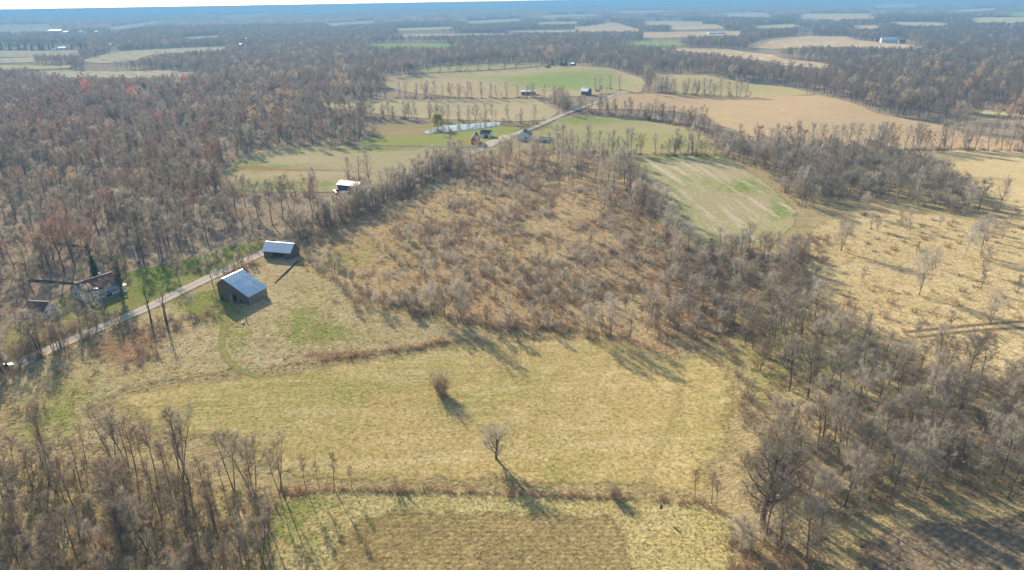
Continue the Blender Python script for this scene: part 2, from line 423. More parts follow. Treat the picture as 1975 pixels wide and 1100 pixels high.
FAR = [  # outline, colours, label
    ([(155, 116), (235, 99), (336, 94), (447, 90), (434, 97), (296, 107), (269, 117), (195, 124), (158, 121)], 0, 'long greyish tan field below the hazy silo'),
    ([(20, 142), (135, 136), (235, 138), (323, 136), (370, 140), (414, 144), (303, 152), (151, 152), (67, 146)], 0, 'narrow pale field at the far edge of the reddish wood'),
    ([(-60, 99), (151, 98), (155, 108), (-60, 111)], 0, 'pale strip of field below the dark evergreens'),
    ([(-60, 114), (71, 111), (71, 121), (-60, 124)], 0, 'short pale strip of field between two thin hedges'),
    ([(-60, 129), (145, 126), (135, 133), (-60, 138)], 1, 'thin yellowish strip of field at the hazy edge'),
    ([(-60, 49), (108, 47), (108, 62), (-60, 64)], 0, 'hazy blue field beyond the white sheds'),
    ([(202, 54), (303, 40), (336, 39), (293, 50), (215, 62)], 0, 'hazy blue field sloping up beyond the white sheds'),
    ([(353, 73), (427, 69), (420, 74), (360, 77)], 1, 'tiny pale clearing in the far hazy wood'),
    ([(706, 86), (780, 83), (856, 84), (889, 93), (788, 94), (714, 92)], 2, 'small green field enclosed by far woods'),
    ([(680, 71), (820, 66), (990, 65), (980, 69), (800, 72)], 0, 'thin pale field in the far hazy woods'),
    ([(1259, 96), (1396, 94), (1494, 106), (1514, 114), (1592, 122), (1608, 127), (1592, 135), (1498, 125), (1396, 110)], 3, 'long orange tan field beyond the tree belt'),
    ([(1212, 80), (1298, 80), (1330, 88), (1290, 91), (1208, 91)], 2, 'small bright green field beside a far hedge'),
    ([(1435, 92), (1467, 78), (1533, 71), (1632, 71), (1655, 78), (1804, 91), (1749, 96), (1592, 92), (1506, 96)], 3, 'reddish tan hill field running up to a white farm'),
    ([(1239, 63), (1428, 61), (1428, 71), (1318, 73), (1239, 75)], 3, 'narrow pinkish field between two far hedges'),
    ([(1384, 25), (1482, 25), (1498, 35), (1396, 34)], 0, 'pale far field with a hedge below it'),
    ([(1537, 27), (1690, 27), (1687, 38), (1592, 40), (1541, 36)], 3, 'pinkish far field beside white farm buildings'),
    ([(1671, 9), (1781, 8), (1773, 15), (1690, 17)], 0, 'pale field close under the horizon'),
    ([(1030, 43), (1118, 42), (1110, 48), (1040, 49)], 0, 'pale far field above the pinkish one'),
    ([(1105, 54), (1187, 44), (1245, 62), (1118, 64)], 3, 'pinkish rising field among far woods'),
    ([(1237, 42), (1355, 42), (1355, 50), (1247, 51)], 0, 'pale far field with a row of white sheds'),
    ([(1869, 35), (2060, 34), (2060, 45), (1879, 46)], 1, 'yellowish far field at the edge of the view'),
    ([(1933, 24), (2060, 22), (2060, 32), (1938, 33)], 2, 'greenish far field at the edge of the view'),
    ([(980, 60), (1113, 58), (1108, 64), (980, 65)], 0, 'thin pale far field left of the pinkish rise'),
    ([(1847, 208), (1922, 212), (1990, 222), (1990, 228), (1900, 224)], 1, 'small tan clearing inside the far wood'),
    ([(1290, 51), (1380, 47), (1400, 56), (1300, 59)], 3, 'small pinkish field left of the white sheds row'),
    ([(1700, 43), (1800, 44), (1860, 49), (1760, 53)], 0, 'pale field in the hazy woods behind the hill farm'),
    ([(1830, 20), (1930, 16), (1930, 22), (1840, 26)], 0, 'hazy pale strip near the right end of the horizon'),
    ([(890, 42), (1000, 36), (1015, 42), (910, 48)], 0, 'hazy pale field left of the pinkish rise'),
    ([(620, 46), (720, 40), (740, 45), (640, 52)], 0, 'hazy blue grey field in the middle of the far woods'),
    ([(410, 32), (520, 26), (535, 31), (430, 37)], 0, 'hazy blue grey strip above the silo'),
    ([(1450, 51), (1530, 47), (1545, 54), (1460, 58)], 1, 'yellowish far field left of the pair of white houses'),
    ([(1040, 30), (1150, 27), (1160, 32), (1050, 35)], 0, 'hazy pale strip above the pinkish rise'),
    ([(760, 56), (870, 52), (880, 57), (770, 61)], 1, 'thin yellowish field in the far woods above the green one'),
    ([(1640, 50), (1690, 49), (1700, 56), (1650, 58)], 3, 'small pinkish field above the reddish hill field'),
    ([(560, 22), (700, 18), (760, 20), (600, 27)], 0, 'hazy blue strip of field near the horizon'),
    ([(1180, 22), (1290, 20), (1300, 25), (1190, 27)], 0, 'hazy pale strip of field near the horizon above the sheds'),
]
DRY = ((0.40, 0.31, 0.155), (0.46, 0.36, 0.19), (0.50, 0.41, 0.24))
GRN = (0.20, 0.215, 0.05)
NEARGRASS = [(-300, 1250), (-250, 830), (0, 650), (60, 600), (140, 555), (260, 530), (400, 492), (500, 462), (600, 434), (720, 384), (860, 312), (905, 292), (1060, 240), (1200, 222), (1350, 250), (1400, 290), (1500, 292), (1760, 296), (2000, 300), (2300, 420), (2300, 1250)]
field('rough_grassland', NEARGRASS, field_mat('mixed_grass', (0.36, 0.285, 0.15), (0.40, 0.31, 0.175), (0.31, 0.21, 0.12), (0.21, 0.24, 0.06), 0.12, brown=(0.24, 0.16, 0.10), feather=10, bumpy=0.9, big=0.03), 0, 'rough tan and green grass between the fields and under the open groves',
      green=[(1560, 660, 140, 60, .3), (1650, 720, 150, 40, .3), (1450, 620, 50, 40, .35), (1450, 720, 60, 60, .25), (300, 950, 150, 40, .2), (500, 1000, 50, 80, .4), (1560, 1010, 80, 40, .2), (250, 520, 200, 40, .4)], brown=[(1700, 880, 250, 60, .4), (200, 1010, 250, 70, .35), (1600, 350, 200, 40, .3)], cell=6.0)
field('hay_field', HAY, field_mat('hay_grass', (0.45, 0.335, 0.155), (0.36, 0.30, 0.115), (0.54, 0.42, 0.225), (0.235, 0.245, 0.06), -0.16, feather=7, bumpy=0.35, big=0.028, streak=(math.radians(4), 0.02, 0.5, 0.45, (0.56, 0.45, 0.25))), 3, 'large yellow hay field with a lone bush and a lone tree',
      green=[(690, 765, 130, 40, .7), (560, 730, 100, 14, .4), (350, 790, 100, 25, .35), (1030, 690, 200, 25, .35), (400, 800, 120, 40, .2), (950, 890, 60, 30, .5), (1330, 850, 60, 90, .3), (1180, 900, 120, 30, .2), (820, 660, 120, 12, .3)], brown=[(900, 655, 300, 6, .6), (1060, 645, 100, 8, .7), (800, 940, 500, 8, .5), (1350, 700, 30, 20, .4)], cell=3.0)
field('overgrown_field', BRUSH, field_mat('brush_grass', (0.42, 0.295, 0.17), (0.47, 0.365, 0.22), (0.37, 0.215, 0.12), (0.26, 0.265, 0.085), -0.06, brown=(0.22, 0.135, 0.08), feather=4, bumpy=0.9, big=0.03), 1, 'overgrown reddish tan field dotted with young bare trees',
      green=[(700, 480, 110, 35, .6), (650, 510, 60, 20, .5), (820, 470, 60, 25, .3), (1480, 590, 60, 40, .6), (1420, 620, 40, 30, .5), (900, 500, 80, 30, .3)], brown=[(1100, 430, 150, 60, .35), (900, 580, 250, 25, .4), (1250, 600, 120, 50, .3)], cell=4.0)
field('rough_pasture', YARD, field_mat('rough_grass', (0.40, 0.31, 0.165), (0.45, 0.355, 0.215), (0.47, 0.41, 0.30), (0.23, 0.245, 0.065), 0.0, brown=(0.27, 0.165, 0.10), feather=6, bumpy=0.7, big=0.04), 2, 'rough tan pasture with green patches below the barns',
      green=[(330, 720, 120, 25, .3), (700, 640, 120, 25, .3), (400, 590, 50, 30, 1.0), (560, 640, 90, 40, .45), (600, 600, 60, 20, .5), (450, 640, 30, 50, .6), (620, 650, 50, 20, .5), (100, 790, 90, 60, .5), (430, 560, 25, 40, 1.0), (380, 575, 50, 30, .8), (590, 555, 60, 20, .5), (160, 740, 60, 40, .5), (70, 830, 80, 40, .5)], brown=[(510, 655, 80, 26, .45), (640, 690, 90, 10, .6), (200, 670, 60, 30, .6), (300, 640, 80, 20, .6), (260, 690, 70, 40, .5), (750, 685, 160, 14, .7), (560, 540, 60, 12, .4), (620, 500, 50, 25, .5)], cell=3.0)
field('house_yard', HOUSE_YARD, field_mat('yard_grass', (0.24, 0.22, 0.085), (0.30, 0.26, 0.12), (0.34, 0.28, 0.15), (0.17, 0.215, 0.04), 0.15, feather=4, bumpy=0.8), 1, 'green yard along the road around the weathered house',
      green=[(370, 505, 100, 25, .7), (300, 560, 70, 25, .6), (450, 475, 50, 15, .7), (200, 590, 80, 30, .3), (270, 520, 60, 18, .7)], cell=3.0)
field('lower_field', LOWER, field_mat('lower_grass', (0.43, 0.345, 0.165), (0.40, 0.34, 0.15), (0.50, 0.41, 0.225), (0.20, 0.225, 0.055), -0.12, feather=2.5, bumpy=0.8), 1, 'grassy strip below the brown hedge, green beside the bare wood',
      green=[(570, 1030, 90, 70, .75), (620, 970, 80, 20, .6), (1370, 1010, 40, 60, .5)], cell=2.5)
field('mown_field', MOWN, field_mat('mown_stubble', (0.29, 0.215, 0.105), (0.33, 0.245, 0.12), (0.38, 0.285, 0.145), (0.27, 0.255, 0.08), 0.08, brown=(0.30, 0.19, 0.10), stripe=(math.radians(92), 1.0, 0.09), feather=4.5, bumpy=0.7, big=0.05), 2, 'brown mown field with fine rows and a curved end',
      green=[(690, 1000, 60, 40, .6), (800, 1000, 90, 12, .4)], brown=[(780, 1050, 60, 20, .5), (1000, 1020, 150, 15, .3)], cell=2.5)
field('ploughed_field', PLOUGH, field_mat('stubble_soil', (0.20, 0.148, 0.105), (0.24, 0.182, 0.128), (0.29, 0.225, 0.155), (0.2, 0.19, 0.08), -0.45, feather=4, bumpy=0.9, stripe=(math.radians(60), 1.1, 0.12), big=0.05), 1, 'dark brown stubble field beside the bare thicket', cell=2.5)
field('meadow', MEADOW, field_mat('meadow_grass', (0.50, 0.385, 0.215), (0.54, 0.425, 0.25), (0.43, 0.305, 0.165), (0.25, 0.25, 0.085), -0.34, feather=5, bumpy=0.9, big=0.03), 2, 'pale tan meadow with scattered shrubs beside the thicket',
      green=[(1640, 600, 70, 12, .4), (1700, 460, 80, 15, .35), (1620, 480, 50, 10, .3)], brown=[(1900, 630, 120, 6, .8), (1650, 420, 60, 10, .4), (1920, 500, 60, 30, .3)], cell=4.0)
_a, _b = G(1275, 335), G(1430, 455); CROP_A = math.atan2(_b[1] - _a[1], _b[0] - _a[0])
field('crop_field', CROP, field_mat('crop_green', (0.40, 0.325, 0.20), (0.38, 0.33, 0.17), (0.47, 0.40, 0.28), (0.175, 0.235, 0.045), 0.22, brown=(0.37, 0.26, 0.16), feather=3, near=False, big=0.03, streak=(CROP_A, 0.008, 0.22, 0.8, (0.54, 0.43, 0.30))), 3, 'green and tan striped crop field between two tree lines',
      green=[(1440, 362, 45, 18, .5), (1505, 400, 25, 25, .55), (1390, 470, 70, 14, .5), (1240, 340, 20, 40, .5), (1300, 304, 80, 8, .8), (1330, 345, 40, 15, .3), (1300, 420, 15, 60, .5)], brown=[(1400, 410, 60, 40, .3), (1300, 370, 40, 25, .3)], cell=4.0)
field('tan_field', TANR, field_mat('tan_grass', (0.50, 0.385, 0.21), (0.54, 0.42, 0.24), (0.44, 0.32, 0.18), near=False, gbias=-0.6, feather=4), 3, 'light tan field beside the row of bare trees', brown=[(1900, 345, 120, 6, .6)])
field('corn_stubble_field', BIGTAN, field_mat('corn_stubble', (0.475, 0.33, 0.20), (0.51, 0.365, 0.225), (0.44, 0.325, 0.205), near=False, gbias=-0.7, feather=4, big=0.008, stripe=(math.radians(75), 9.0, 0.05)), 3, 'wide orange tan stubble field behind the tree rows', green=[(1500, 185, 120, 5, .4)])
field('pasture', GREENC, field_mat('pasture_green', (0.36, 0.31, 0.16), (0.33, 0.31, 0.125), (0.42, 0.35, 0.21), (0.22, 0.25, 0.065), 0.22, near=False, feather=4), 3, 'green pasture between two rows of bare trees', green=[(1120, 232, 80, 8, .5), (1200, 285, 150, 15, .3)])
field('strip_field', LEFTF, field_mat('strip_grass', (0.385, 0.325, 0.175), (0.40, 0.33, 0.20), (0.44, 0.365, 0.23), (0.215, 0.25, 0.06), 0.14, brown=(0.34, 0.20, 0.12), near=False, feather=3, streak=(0.0, 0.006, 0.09, 0.5, (0.46, 0.37, 0.24))), 3, 'green and tan field split by a brown strip', green=[(480, 320, 40, 14, .6), (500, 360, 80, 10, .8), (590, 358, 100, 8, .6), (700, 288, 160, 4, .7), (760, 325, 40, 8, .4), (560, 322, 100, 4, .5)], brown=[(560, 328, 130, 2.6, 1.1), (700, 332, 60, 2.4, 1.1), (480, 325, 50, 3, .9)], cell=3.5)
field('pond_bank', PONDBANK, field_mat('bank_grass', (0.36, 0.27, 0.14), (0.30, 0.25, 0.12), (0.42, 0.29, 0.17), (0.22, 0.24, 0.07), 0.0, near=False, feather=5), 2, 'rough tan banks around the pond', brown=[(1010, 245, 40, 10, .6), (900, 238, 80, 4, .5)])
field('lawn', LAWN, field_mat('lawn_grass', (0.30, 0.29, 0.09), (0.27, 0.29, 0.075), (0.38, 0.33, 0.15), (0.20, 0.26, 0.045), 0.25, near=False, feather=3), 3, 'mown green lawn between the pond and the red barn')
field('stubble_field', QF, field_mat('q_stubble', (0.43, 0.345, 0.205), (0.46, 0.37, 0.22), (0.40, 0.345, 0.19), (0.28, 0.29, 0.10), -0.3, near=False, feather=4, streak=(0.0, 0.004, 0.06, 0.5, (0.5, 0.40, 0.26))), 3, 'pale tan field behind the pond')
field('sloping_field', PF, field_mat('p_field', (0.46, 0.35, 0.215), (0.42, 0.34, 0.19), (0.48, 0.385, 0.25), (0.265, 0.31, 0.10), -0.25, near=False, feather=6, big=0.008), 3, 'field that is green on its crest and tan below', green=[(1130, 150, 130, 26, 1.1), (900, 150, 120, 6, .5), (1020, 165, 120, 18, .7)], brown=[(800, 175, 120, 6, .3)])
field('crest_field', PF2, field_mat('p2_field', (0.36, 0.33, 0.16), (0.38, 0.34, 0.18), (0.40, 0.35, 0.2), (0.27, 0.32, 0.10), 0.1, near=False, feather=6, big=0.008), 3, 'thin green field behind a line of shrubs on the crest')
field('olive_field', UF, field_mat('u_field', (0.43, 0.35, 0.185), (0.40, 0.345, 0.165), (0.46, 0.37, 0.21), (0.30, 0.30, 0.10), -0.1, near=False, feather=6, big=0.008), 3, 'olive tan field above the wide stubble field')
far_m = [field_mat('far_grey_stubble', (0.42, 0.36, 0.25), (0.46, 0.39, 0.27), (0.5, 0.43, 0.31), near=False, gbias=-0.8, feather=10, big=0.004, fine=0.05),
         field_mat('far_yellow_grass', (0.46, 0.39, 0.22), (0.5, 0.42, 0.25), (0.44, 0.38, 0.2), near=False, gbias=-0.8, feather=10, big=0.004, fine=0.05),
         field_mat('far_green', (0.25, 0.31, 0.10), (0.28, 0.33, 0.12), (0.32, 0.34, 0.15), near=False, feather=10, big=0.004, fine=0.05),
         field_mat('far_pink_stubble', (0.52, 0.37, 0.235), (0.55, 0.41, 0.27), (0.48, 0.38, 0.25), near=False, gbias=-0.8, feather=10, big=0.004, fine=0.05)]
for poly, k, lab in FAR:
    field('far_field', poly, far_m[k], 3, lab)

# pond
t = NT('pond_water'); b = t.n('ShaderNodeBsdfPrincipled'); b.inputs['Base Color'].default_value = (0.03, 0.045, 0.05, 1); b.inputs['Roughness'].default_value = 0.04
b.inputs['IOR'].default_value = 1.33; t.l(t.bump(t.noise(t.pos(), 0.8, 2), 0.02, 0.03), b.inputs['Normal'])
field('pond', POND, t.finish(b.outputs[0]), 8, 'bright pond reflecting the sky below the willow', cat='pond')

# ------------------------------------------------------------------ road and tracks
def strip(name, pxpts, width, mat, level, label, cat):
    w = np.array([G(*q)[:2] for q in pxpts])
    pts = []
    for i in range(len(w) - 1):
        p0, p1, p2, p3 = w[max(i - 1, 0)], w[i], w[i + 1], w[min(i + 2, len(w) - 1)]
        k = max(3, int(np.hypot(*(p2 - p1)) / 4))
        for s in range(k):
            u = s / k
            pts.append(0.5 * ((2 * p1) + (-p0 + p2) * u + (2 * p0 - 5 * p1 + 4 * p2 - p3) * u * u + (-p0 + 3 * p1 - 3 * p2 + p3) * u ** 3))
    pts.append(w[-1]); pts = np.array(pts)
    tg = np.gradient(pts, axis=0); tg /= np.linalg.norm(tg, axis=1)[:, None] + 1e-9
    nr = np.stack([-tg[:, 1], tg[:, 0]], 1)
    V = []; A = []; Fc = []
    cols = 7
    for i in range(len(pts)):
        for j in range(cols):
            s = (j / (cols - 1)) * 2 - 1
            q = pts[i] + nr[i] * s * width / 2 * (1 + .13 * math.sin(i * .37) * math.sin(i * .11 + 1))
            V.append((q[0], q[1], float(hgt(*q)) + 0.03 + np.hypot(*q) * 0.00025 + level * (0.012 + np.hypot(*q) * 0.00006))); A.append(s)
    for i in range(len(pts) - 1):
        for j in range(cols - 1):
            a = i * cols + j
            Fc.append((a, a + cols, a + cols + 1, a + 1))
    o = mesh_obj(name, V, [f[::-1] for f in Fc], mat, smooth=True)
    a = o.data.attributes.new('across', 'FLOAT', 'POINT'); a.data.foreach_set('value', np.array(A, np.float32))
    tag(o, label, cat, kind='structure')
    return pts

def road_mat(name, c1, c2, verge, mid, amax=1.0, soft=0.75):
    t = NT(name); p = t.pos()
    s = t.math('ABSOLUTE', t.attr('across'))
    n = t.noise(p, 0.5, 4, 0.65); n2 = t.noise(p, 2.5, 3, 0.6)
    col = t.mix(t.ramp(n2, 0.35, 0.7), c1, c2)
    sn = t.math('ADD', s, t.math('MULTIPLY', t.math('SUBTRACT', n, 0.5), 0.35))
    col = t.mix(t.ramp(sn, 0.22, 0.08, 0, 0.75), col, mid)
    col = t.mix(t.ramp(sn, 0.55, 0.85), col, verge)
    al = t.ramp(t.math('ADD', s, t.math('MULTIPLY', t.math('SUBTRACT', n, 0.5), 0.5)), soft, soft + 0.22, amax, 0.0)
    d = t.diffuse(col, t.bump(n2, 0.4, 0.1))
    tr = t.n('ShaderNodeBsdfTransparent'); ms = t.n('ShaderNodeMixShader')
    t.l(al, ms.inputs[0]); t.l(tr.outputs[0], ms.inputs[1]); t.l(d, ms.inputs[2])
    return t.finish(ms.outputs[0])

ROAD = [(-60, 752), (0, 722), (60, 692), (130, 660), (210, 627), (290, 592), (350, 562), (410, 534), (470, 506), (520, 483), (575, 459), (640, 430), (720, 393), (800, 352), (870, 316), (905, 299), (945, 280), (985, 262), (1030, 247), (1065, 231), (1105, 215), (1130, 206), (1160, 195), (1185, 184), (1215, 178)]
ROAD_W = strip('road', ROAD, 6.0, road_mat('gravel', (0.45, 0.385, 0.31), (0.54, 0.475, 0.395), (0.36, 0.29, 0.17), (0.37, 0.31, 0.22)), 5, 'narrow pale gravel lane running past the barns to the far farms', 'road')
grassy = road_mat('track_grass', (0.27, 0.285, 0.07), (0.33, 0.315, 0.09), (0.34, 0.30, 0.12), (0.38, 0.32, 0.15), 0.6, 0.5)
faint = road_mat('track_worn', (0.33, 0.295, 0.12), (0.40, 0.34, 0.16), (0.36, 0.31, 0.14), (0.35, 0.30, 0.12), 0.16, 0.4)
pale = road_mat('track_pale', (0.52, 0.43, 0.25), (0.48, 0.39, 0.22), (0.46, 0.37, 0.2), (0.44, 0.36, 0.18), 0.5, 0.5)
strip('path', [(415, 560), (432, 600), (434, 630), (428, 655), (430, 675), (440, 695), (458, 712), (480, 722), (505, 728)], 3.0, grassy, 6, 'green curving wheel track from the barn to the hay field', 'track')
strip('path', [(1400, 648), (1370, 660), (1335, 680), (1318, 700), (1310, 760), (1295, 820), (1265, 880), (1245, 920), (1235, 952), (1232, 975)], 3.6, faint, 6, 'faint worn track down the side of the hay field', 'track')
strip('path', [(700, 281), (800, 283), (880, 285), (905, 288)], 3.5, pale, 6, 'pale grassy drive along the top of the strip field', 'track')
strip('path', [(935, 284), (950, 276), (972, 268), (980, 262)], 10, road_mat('yard_gravel', (0.5, 0.42, 0.3), (0.55, 0.47, 0.35), (0.45, 0.37, 0.22), (0.5, 0.42, 0.3)), 6, 'gravel turning place beside the red barn', 'drive')
strip('path', [(985, 264), (1003, 258), (1012, 253)], 4, pale, 6, 'short pale drive to the grey house', 'drive')

ditch = road_mat('ditch_soil', (0.17, 0.115, 0.07), (0.22, 0.15, 0.09), (0.30, 0.2, 0.12), (0.15, 0.1, 0.06), 0.8, 0.55)
strip('path', [(1740, 642), (1800, 636), (1880, 628), (1990, 620), (2100, 615)], 1.8, ditch, 7, 'narrow dark ditch across the tan meadow, the farther one', 'ditch')
strip('path', [(1770, 652), (1850, 642), (1920, 636), (1990, 633), (2100, 630)], 1.6, ditch, 7, 'narrow dark ditch across the tan meadow, the nearer one', 'ditch')
# ------------------------------------------------------------------ haze
def build_haze():
    v = []; s = 49000.0
    for z in (-6.8, 84.0):
        v += [(-s, -s, z), (s, -s, z), (s, s, z), (-s, s, z)]
    f = [(3, 2, 1, 0), (4, 5, 6, 7), (0, 1, 5, 4), (1, 2, 6, 5), (2, 3, 7, 6), (3, 0, 4, 7)]
    m = bpy.data.materials.new('haze'); m.use_nodes = True; nt = m.node_tree; nt.nodes.clear()
    o_ = nt.nodes.new('ShaderNodeOutputMaterial'); pv = nt.nodes.new('ShaderNodeVolumePrincipled')
    pv.inputs['Color'].default_value = (0.17, 0.37, 0.60, 1); pv.inputs['Density'].default_value = 0.00029
    pv.inputs['Anisotropy'].default_value = 0.0
    nt.links.new(pv.outputs[0], o_.inputs['Volume'])
    o = mesh_obj('haze', v, f, m)
    tag(o, 'thin blue spring haze over the far country', 'haze', kind='stuff')
build_haze()

# ------------------------------------------------------------------ plants: tapered limbs, then twigs as slivers
class Acc:
    def __init__(self): self.v = []; self.f = []; self.n = 0
    def tube(self, pts, r0, r1, sides):
        pts = np.asarray(pts); k = len(pts)
        d = np.gradient(pts, axis=0)
        d = d / (np.linalg.norm(d, axis=1)[:, None] + 1e-9)
        ref = np.where(np.abs(d[:, 2:3]) < 0.9, np.array([[0, 0, 1.0]]), np.array([[1.0, 0, 0]]))
        a = np.cross(d, ref); a /= np.linalg.norm(a, axis=1)[:, None] + 1e-9
        b = np.cross(d, a)
        th = np.arange(sides) * 2 * math.pi / sides
        rr = np.linspace(r0, r1, k)
        ring = pts[:, None, :] + rr[:, None, None] * (np.cos(th)[None, :, None] * a[:, None, :] + np.sin(th)[None, :, None] * b[:, None, :])
        self.v.append(ring.reshape(-1, 3)); o = self.n
        for i in range(k - 1):
            for j in range(sides):
                j2 = (j + 1) % sides
                self.f.append((o + i * sides + j, o + i * sides + j2, o + (i + 1) * sides + j2, o + (i + 1) * sides + j))
        self.n += k * sides
    def slivers(self, p0, p1, w, rg):
        """one thin triangle from each p0 to p1, width w at the foot"""
        d = p1 - p0; r = rg.normal(size=d.shape); s = np.cross(d, r); s /= np.linalg.norm(s, axis=1)[:, None] + 1e-9
        w = np.broadcast_to(np.asarray(w, float), (len(p0),))[:, None]
        v = np.stack([p0 - s * w / 2, p0 + s * w / 2, p1], 1).reshape(-1, 3)
        o = self.n; self.v.append(v); m = len(p0)
        self.f += [(o + 3 * i, o + 3 * i + 1, o + 3 * i + 2) for i in range(m)]
        self.n += 3 * m
    def leaves(self, c, size, rg, up=0.0):
        a = rg.normal(size=c.shape); a /= np.linalg.norm(a, axis=1)[:, None]
        b = np.cross(a, rg.normal(size=c.shape)); b /= np.linalg.norm(b, axis=1)[:, None] + 1e-9
        s = (size * rg.uniform(0.6, 1.3, len(c)))[:, None]
        v = np.stack([c - a * s * 0.5, c + b * s * 0.35, c + a * s * 0.5, c - b * s * 0.35], 1).reshape(-1, 3)
        o = self.n; self.v.append(v)
        self.f += [(o + 4 * i, o + 4 * i + 1, o + 4 * i + 2, o + 4 * i + 3) for i in range(len(c))]
        self.n += 4 * len(c)
    def mesh(self, name, mats, mat_idx=None):
        me = bpy.data.meshes.new(name)
        V = np.concatenate(self.v) if self.v else np.zeros((0, 3))
        me.from_pydata(V.tolist(), [], self.f); me.update()
        for m in mats: me.materials.append(m)
        return me

def bend(p, d, L, k, rg, up=0.25, wob=0.12):
    pts = [p]; d = d / np.linalg.norm(d)
    for i in range(k):
        d = d + np.array([0, 0, up / k]) + rg.normal(size=3) * wob / math.sqrt(k)
        d /= np.linalg.norm(d)
        pts.append(pts[-1] + d * L / k)
    return np.array(pts), d

def at_t(pts, t):
    q = t * (len(pts) - 1); i = min(int(q), len(pts) - 2); u = q - i
    return pts[i] * (1 - u) + pts[i + 1] * u, (pts[i + 1] - pts[i]) / (np.linalg.norm(pts[i + 1] - pts[i]) + 1e-9)

def tree_mesh(seed, H, spread, clear=0.3, n1=10, n2=6, n3=4, ntw=7, tw=0.035, twl=0.9, stems=1, lean=0.04, rise=0.55, r0=None, droop=0.0):
    """-> (trunk Acc, crown Acc) of a bare tree H metres tall"""
    rg = np.random.default_rng(seed); T = Acc(); K = Acc()
    r0 = r0 or H * 0.013
    P0 = []; P1 = []
    for s in range(stems):
        az = rg.uniform(0, 6.28); ln = lean if stems == 1 else rg.uniform(0.08, 0.2)
        d = np.array([math.cos(az) * ln, math.sin(az) * ln, 1.0])
        hs = H * (1 if s == 0 else rg.uniform(0.7, 0.97))
        tr, _ = bend(np.array([math.cos(az), math.sin(az), 0]) * (0 if stems == 1 else r0) + np.array([0, 0, -0.3]), d, hs * 0.9, 7, rg, 0.1, 0.10)
        rs = r0 * (1 if stems == 1 else 0.65)
        T.tube(tr, rs * 1.15, rs * 0.16, 6)
        m1 = n1 if stems == 1 else max(5, int(n1 * 0.6))
        a0 = rg.uniform(0, 6.28)
        for i in range(m1):
            t = clear + (0.97 - clear) * (i + rg.uniform(0, 0.9)) / m1
            p, pd = at_t(tr, t)
            az = a0 + i * 2.4 + rg.normal() * 0.3
            e = rise * rg.uniform(0.65, 1.25)
            d = np.array([math.cos(az), math.sin(az), e + 0.5 * t])
            fall = math.sin(math.pi * min(1, (t - clear) / (1 - clear) * 0.72 + 0.26))
            L = spread * (0.35 + 0.75 * fall) * rg.uniform(0.75, 1.15)
            b1, _ = bend(p, d, L, 4, rg, 0.5 - droop, 0.3)
            rb = rs * (0.55 - 0.3 * t) * min(1.0, L / spread + 0.2)
            T.tube(b1, rb, rb * 0.25, 4)
            for j in range(n2):
                t2 = 0.25 + 0.75 * (j + rg.uniform(0, 1)) / n2
                q, qd = at_t(b1, min(t2, 0.99))
                d2 = qd + rg.normal(size=3) * 0.6 + np.array([0, 0, 0.25 - droop])
                L2 = L * rg.uniform(0.3, 0.5) * (1.15 - 0.4 * t2)
                b2, _ = bend(q, d2, L2, 2, rg, 0.25 - droop, 0.3)
                K.tube(b2, max(rb * 0.3, tw * 0.6), tw * 0.35, 3)
                for m in range(n3):
                    t3 = 0.2 + 0.8 * (m + rg.uniform(0, 1)) / n3
                    u, ud = at_t(b2, min(t3, 0.99))
                    d3 = ud + rg.normal(size=3) * 0.7 + np.array([0, 0, 0.2 - droop]); d3 /= np.linalg.norm(d3)
                    L3 = max(0.35, L2 * rg.uniform(0.35, 0.6))
                    e3 = u + d3 * L3
                    P0.append((u, e3, tw * 1.5))
                    for w_ in range(ntw):
                        t4 = rg.uniform(0.15, 1.0)
                        a = u + (e3 - u) * t4
                        dd = d3 + rg.normal(size=3) * 0.65 + np.array([0, 0, 0.15 - droop]); dd /= np.linalg.norm(dd)
                        P0.append((a, a + dd * twl * rg.uniform(0.5, 1.2), tw))
    a = np.array([q[0] for q in P0]); b = np.array([q[1] for q in P0]); w = np.array([q[2] for q in P0])
    K.slivers(a, b, w, rg)
    return T, K

def shrub_mesh(seed, H, R, n=60, per=16, tw=0.03, rise=0.9):
    rg = np.random.default_rng(seed); K = Acc()
    P = []
    for i in range(n):
        az = rg.uniform(0, 6.28); rad = R * 0.45 * math.sqrt(rg.uniform())
        base = np.array([math.cos(az) * rad, math.sin(az) * rad, -0.1])
        d = np.array([math.cos(az) * rg.uniform(0, 1) * R / H, math.sin(az) * rg.uniform(0, 1) * R / H, rise]) + rg.normal(size=3) * 0.15
        d /= np.linalg.norm(d); L = H * rg.uniform(0.5, 1.05)
        mid = base + d * L * 0.55; d2 = d + np.array([math.cos(az), math.sin(az), -0.35]) * rg.uniform(0, 0.7); d2 /= np.linalg.norm(d2)
        tip = mid + d2 * L * 0.45
        P.append((base, mid, tw * 2.0)); P.append((mid, tip, tw * 1.5))
        for k in range(per):
            u = rg.uniform(0.2, 1); a = base + (mid - base) * u * 2 if u < 0.5 else mid + (tip - mid) * (u - 0.5) * 2
            dd = rg.normal(size=3) * 0.8 + np.array([0, 0, 0.4]) + d * 0.5; dd /= np.linalg.norm(dd)
            P.append((a, a + dd * rg.uniform(0.2, 0.5) * H * 0.5, tw))
    K.slivers(np.array([q[0] for q in P]), np.array([q[1] for q in P]), np.array([q[2] for q in P]), rg)
    return K

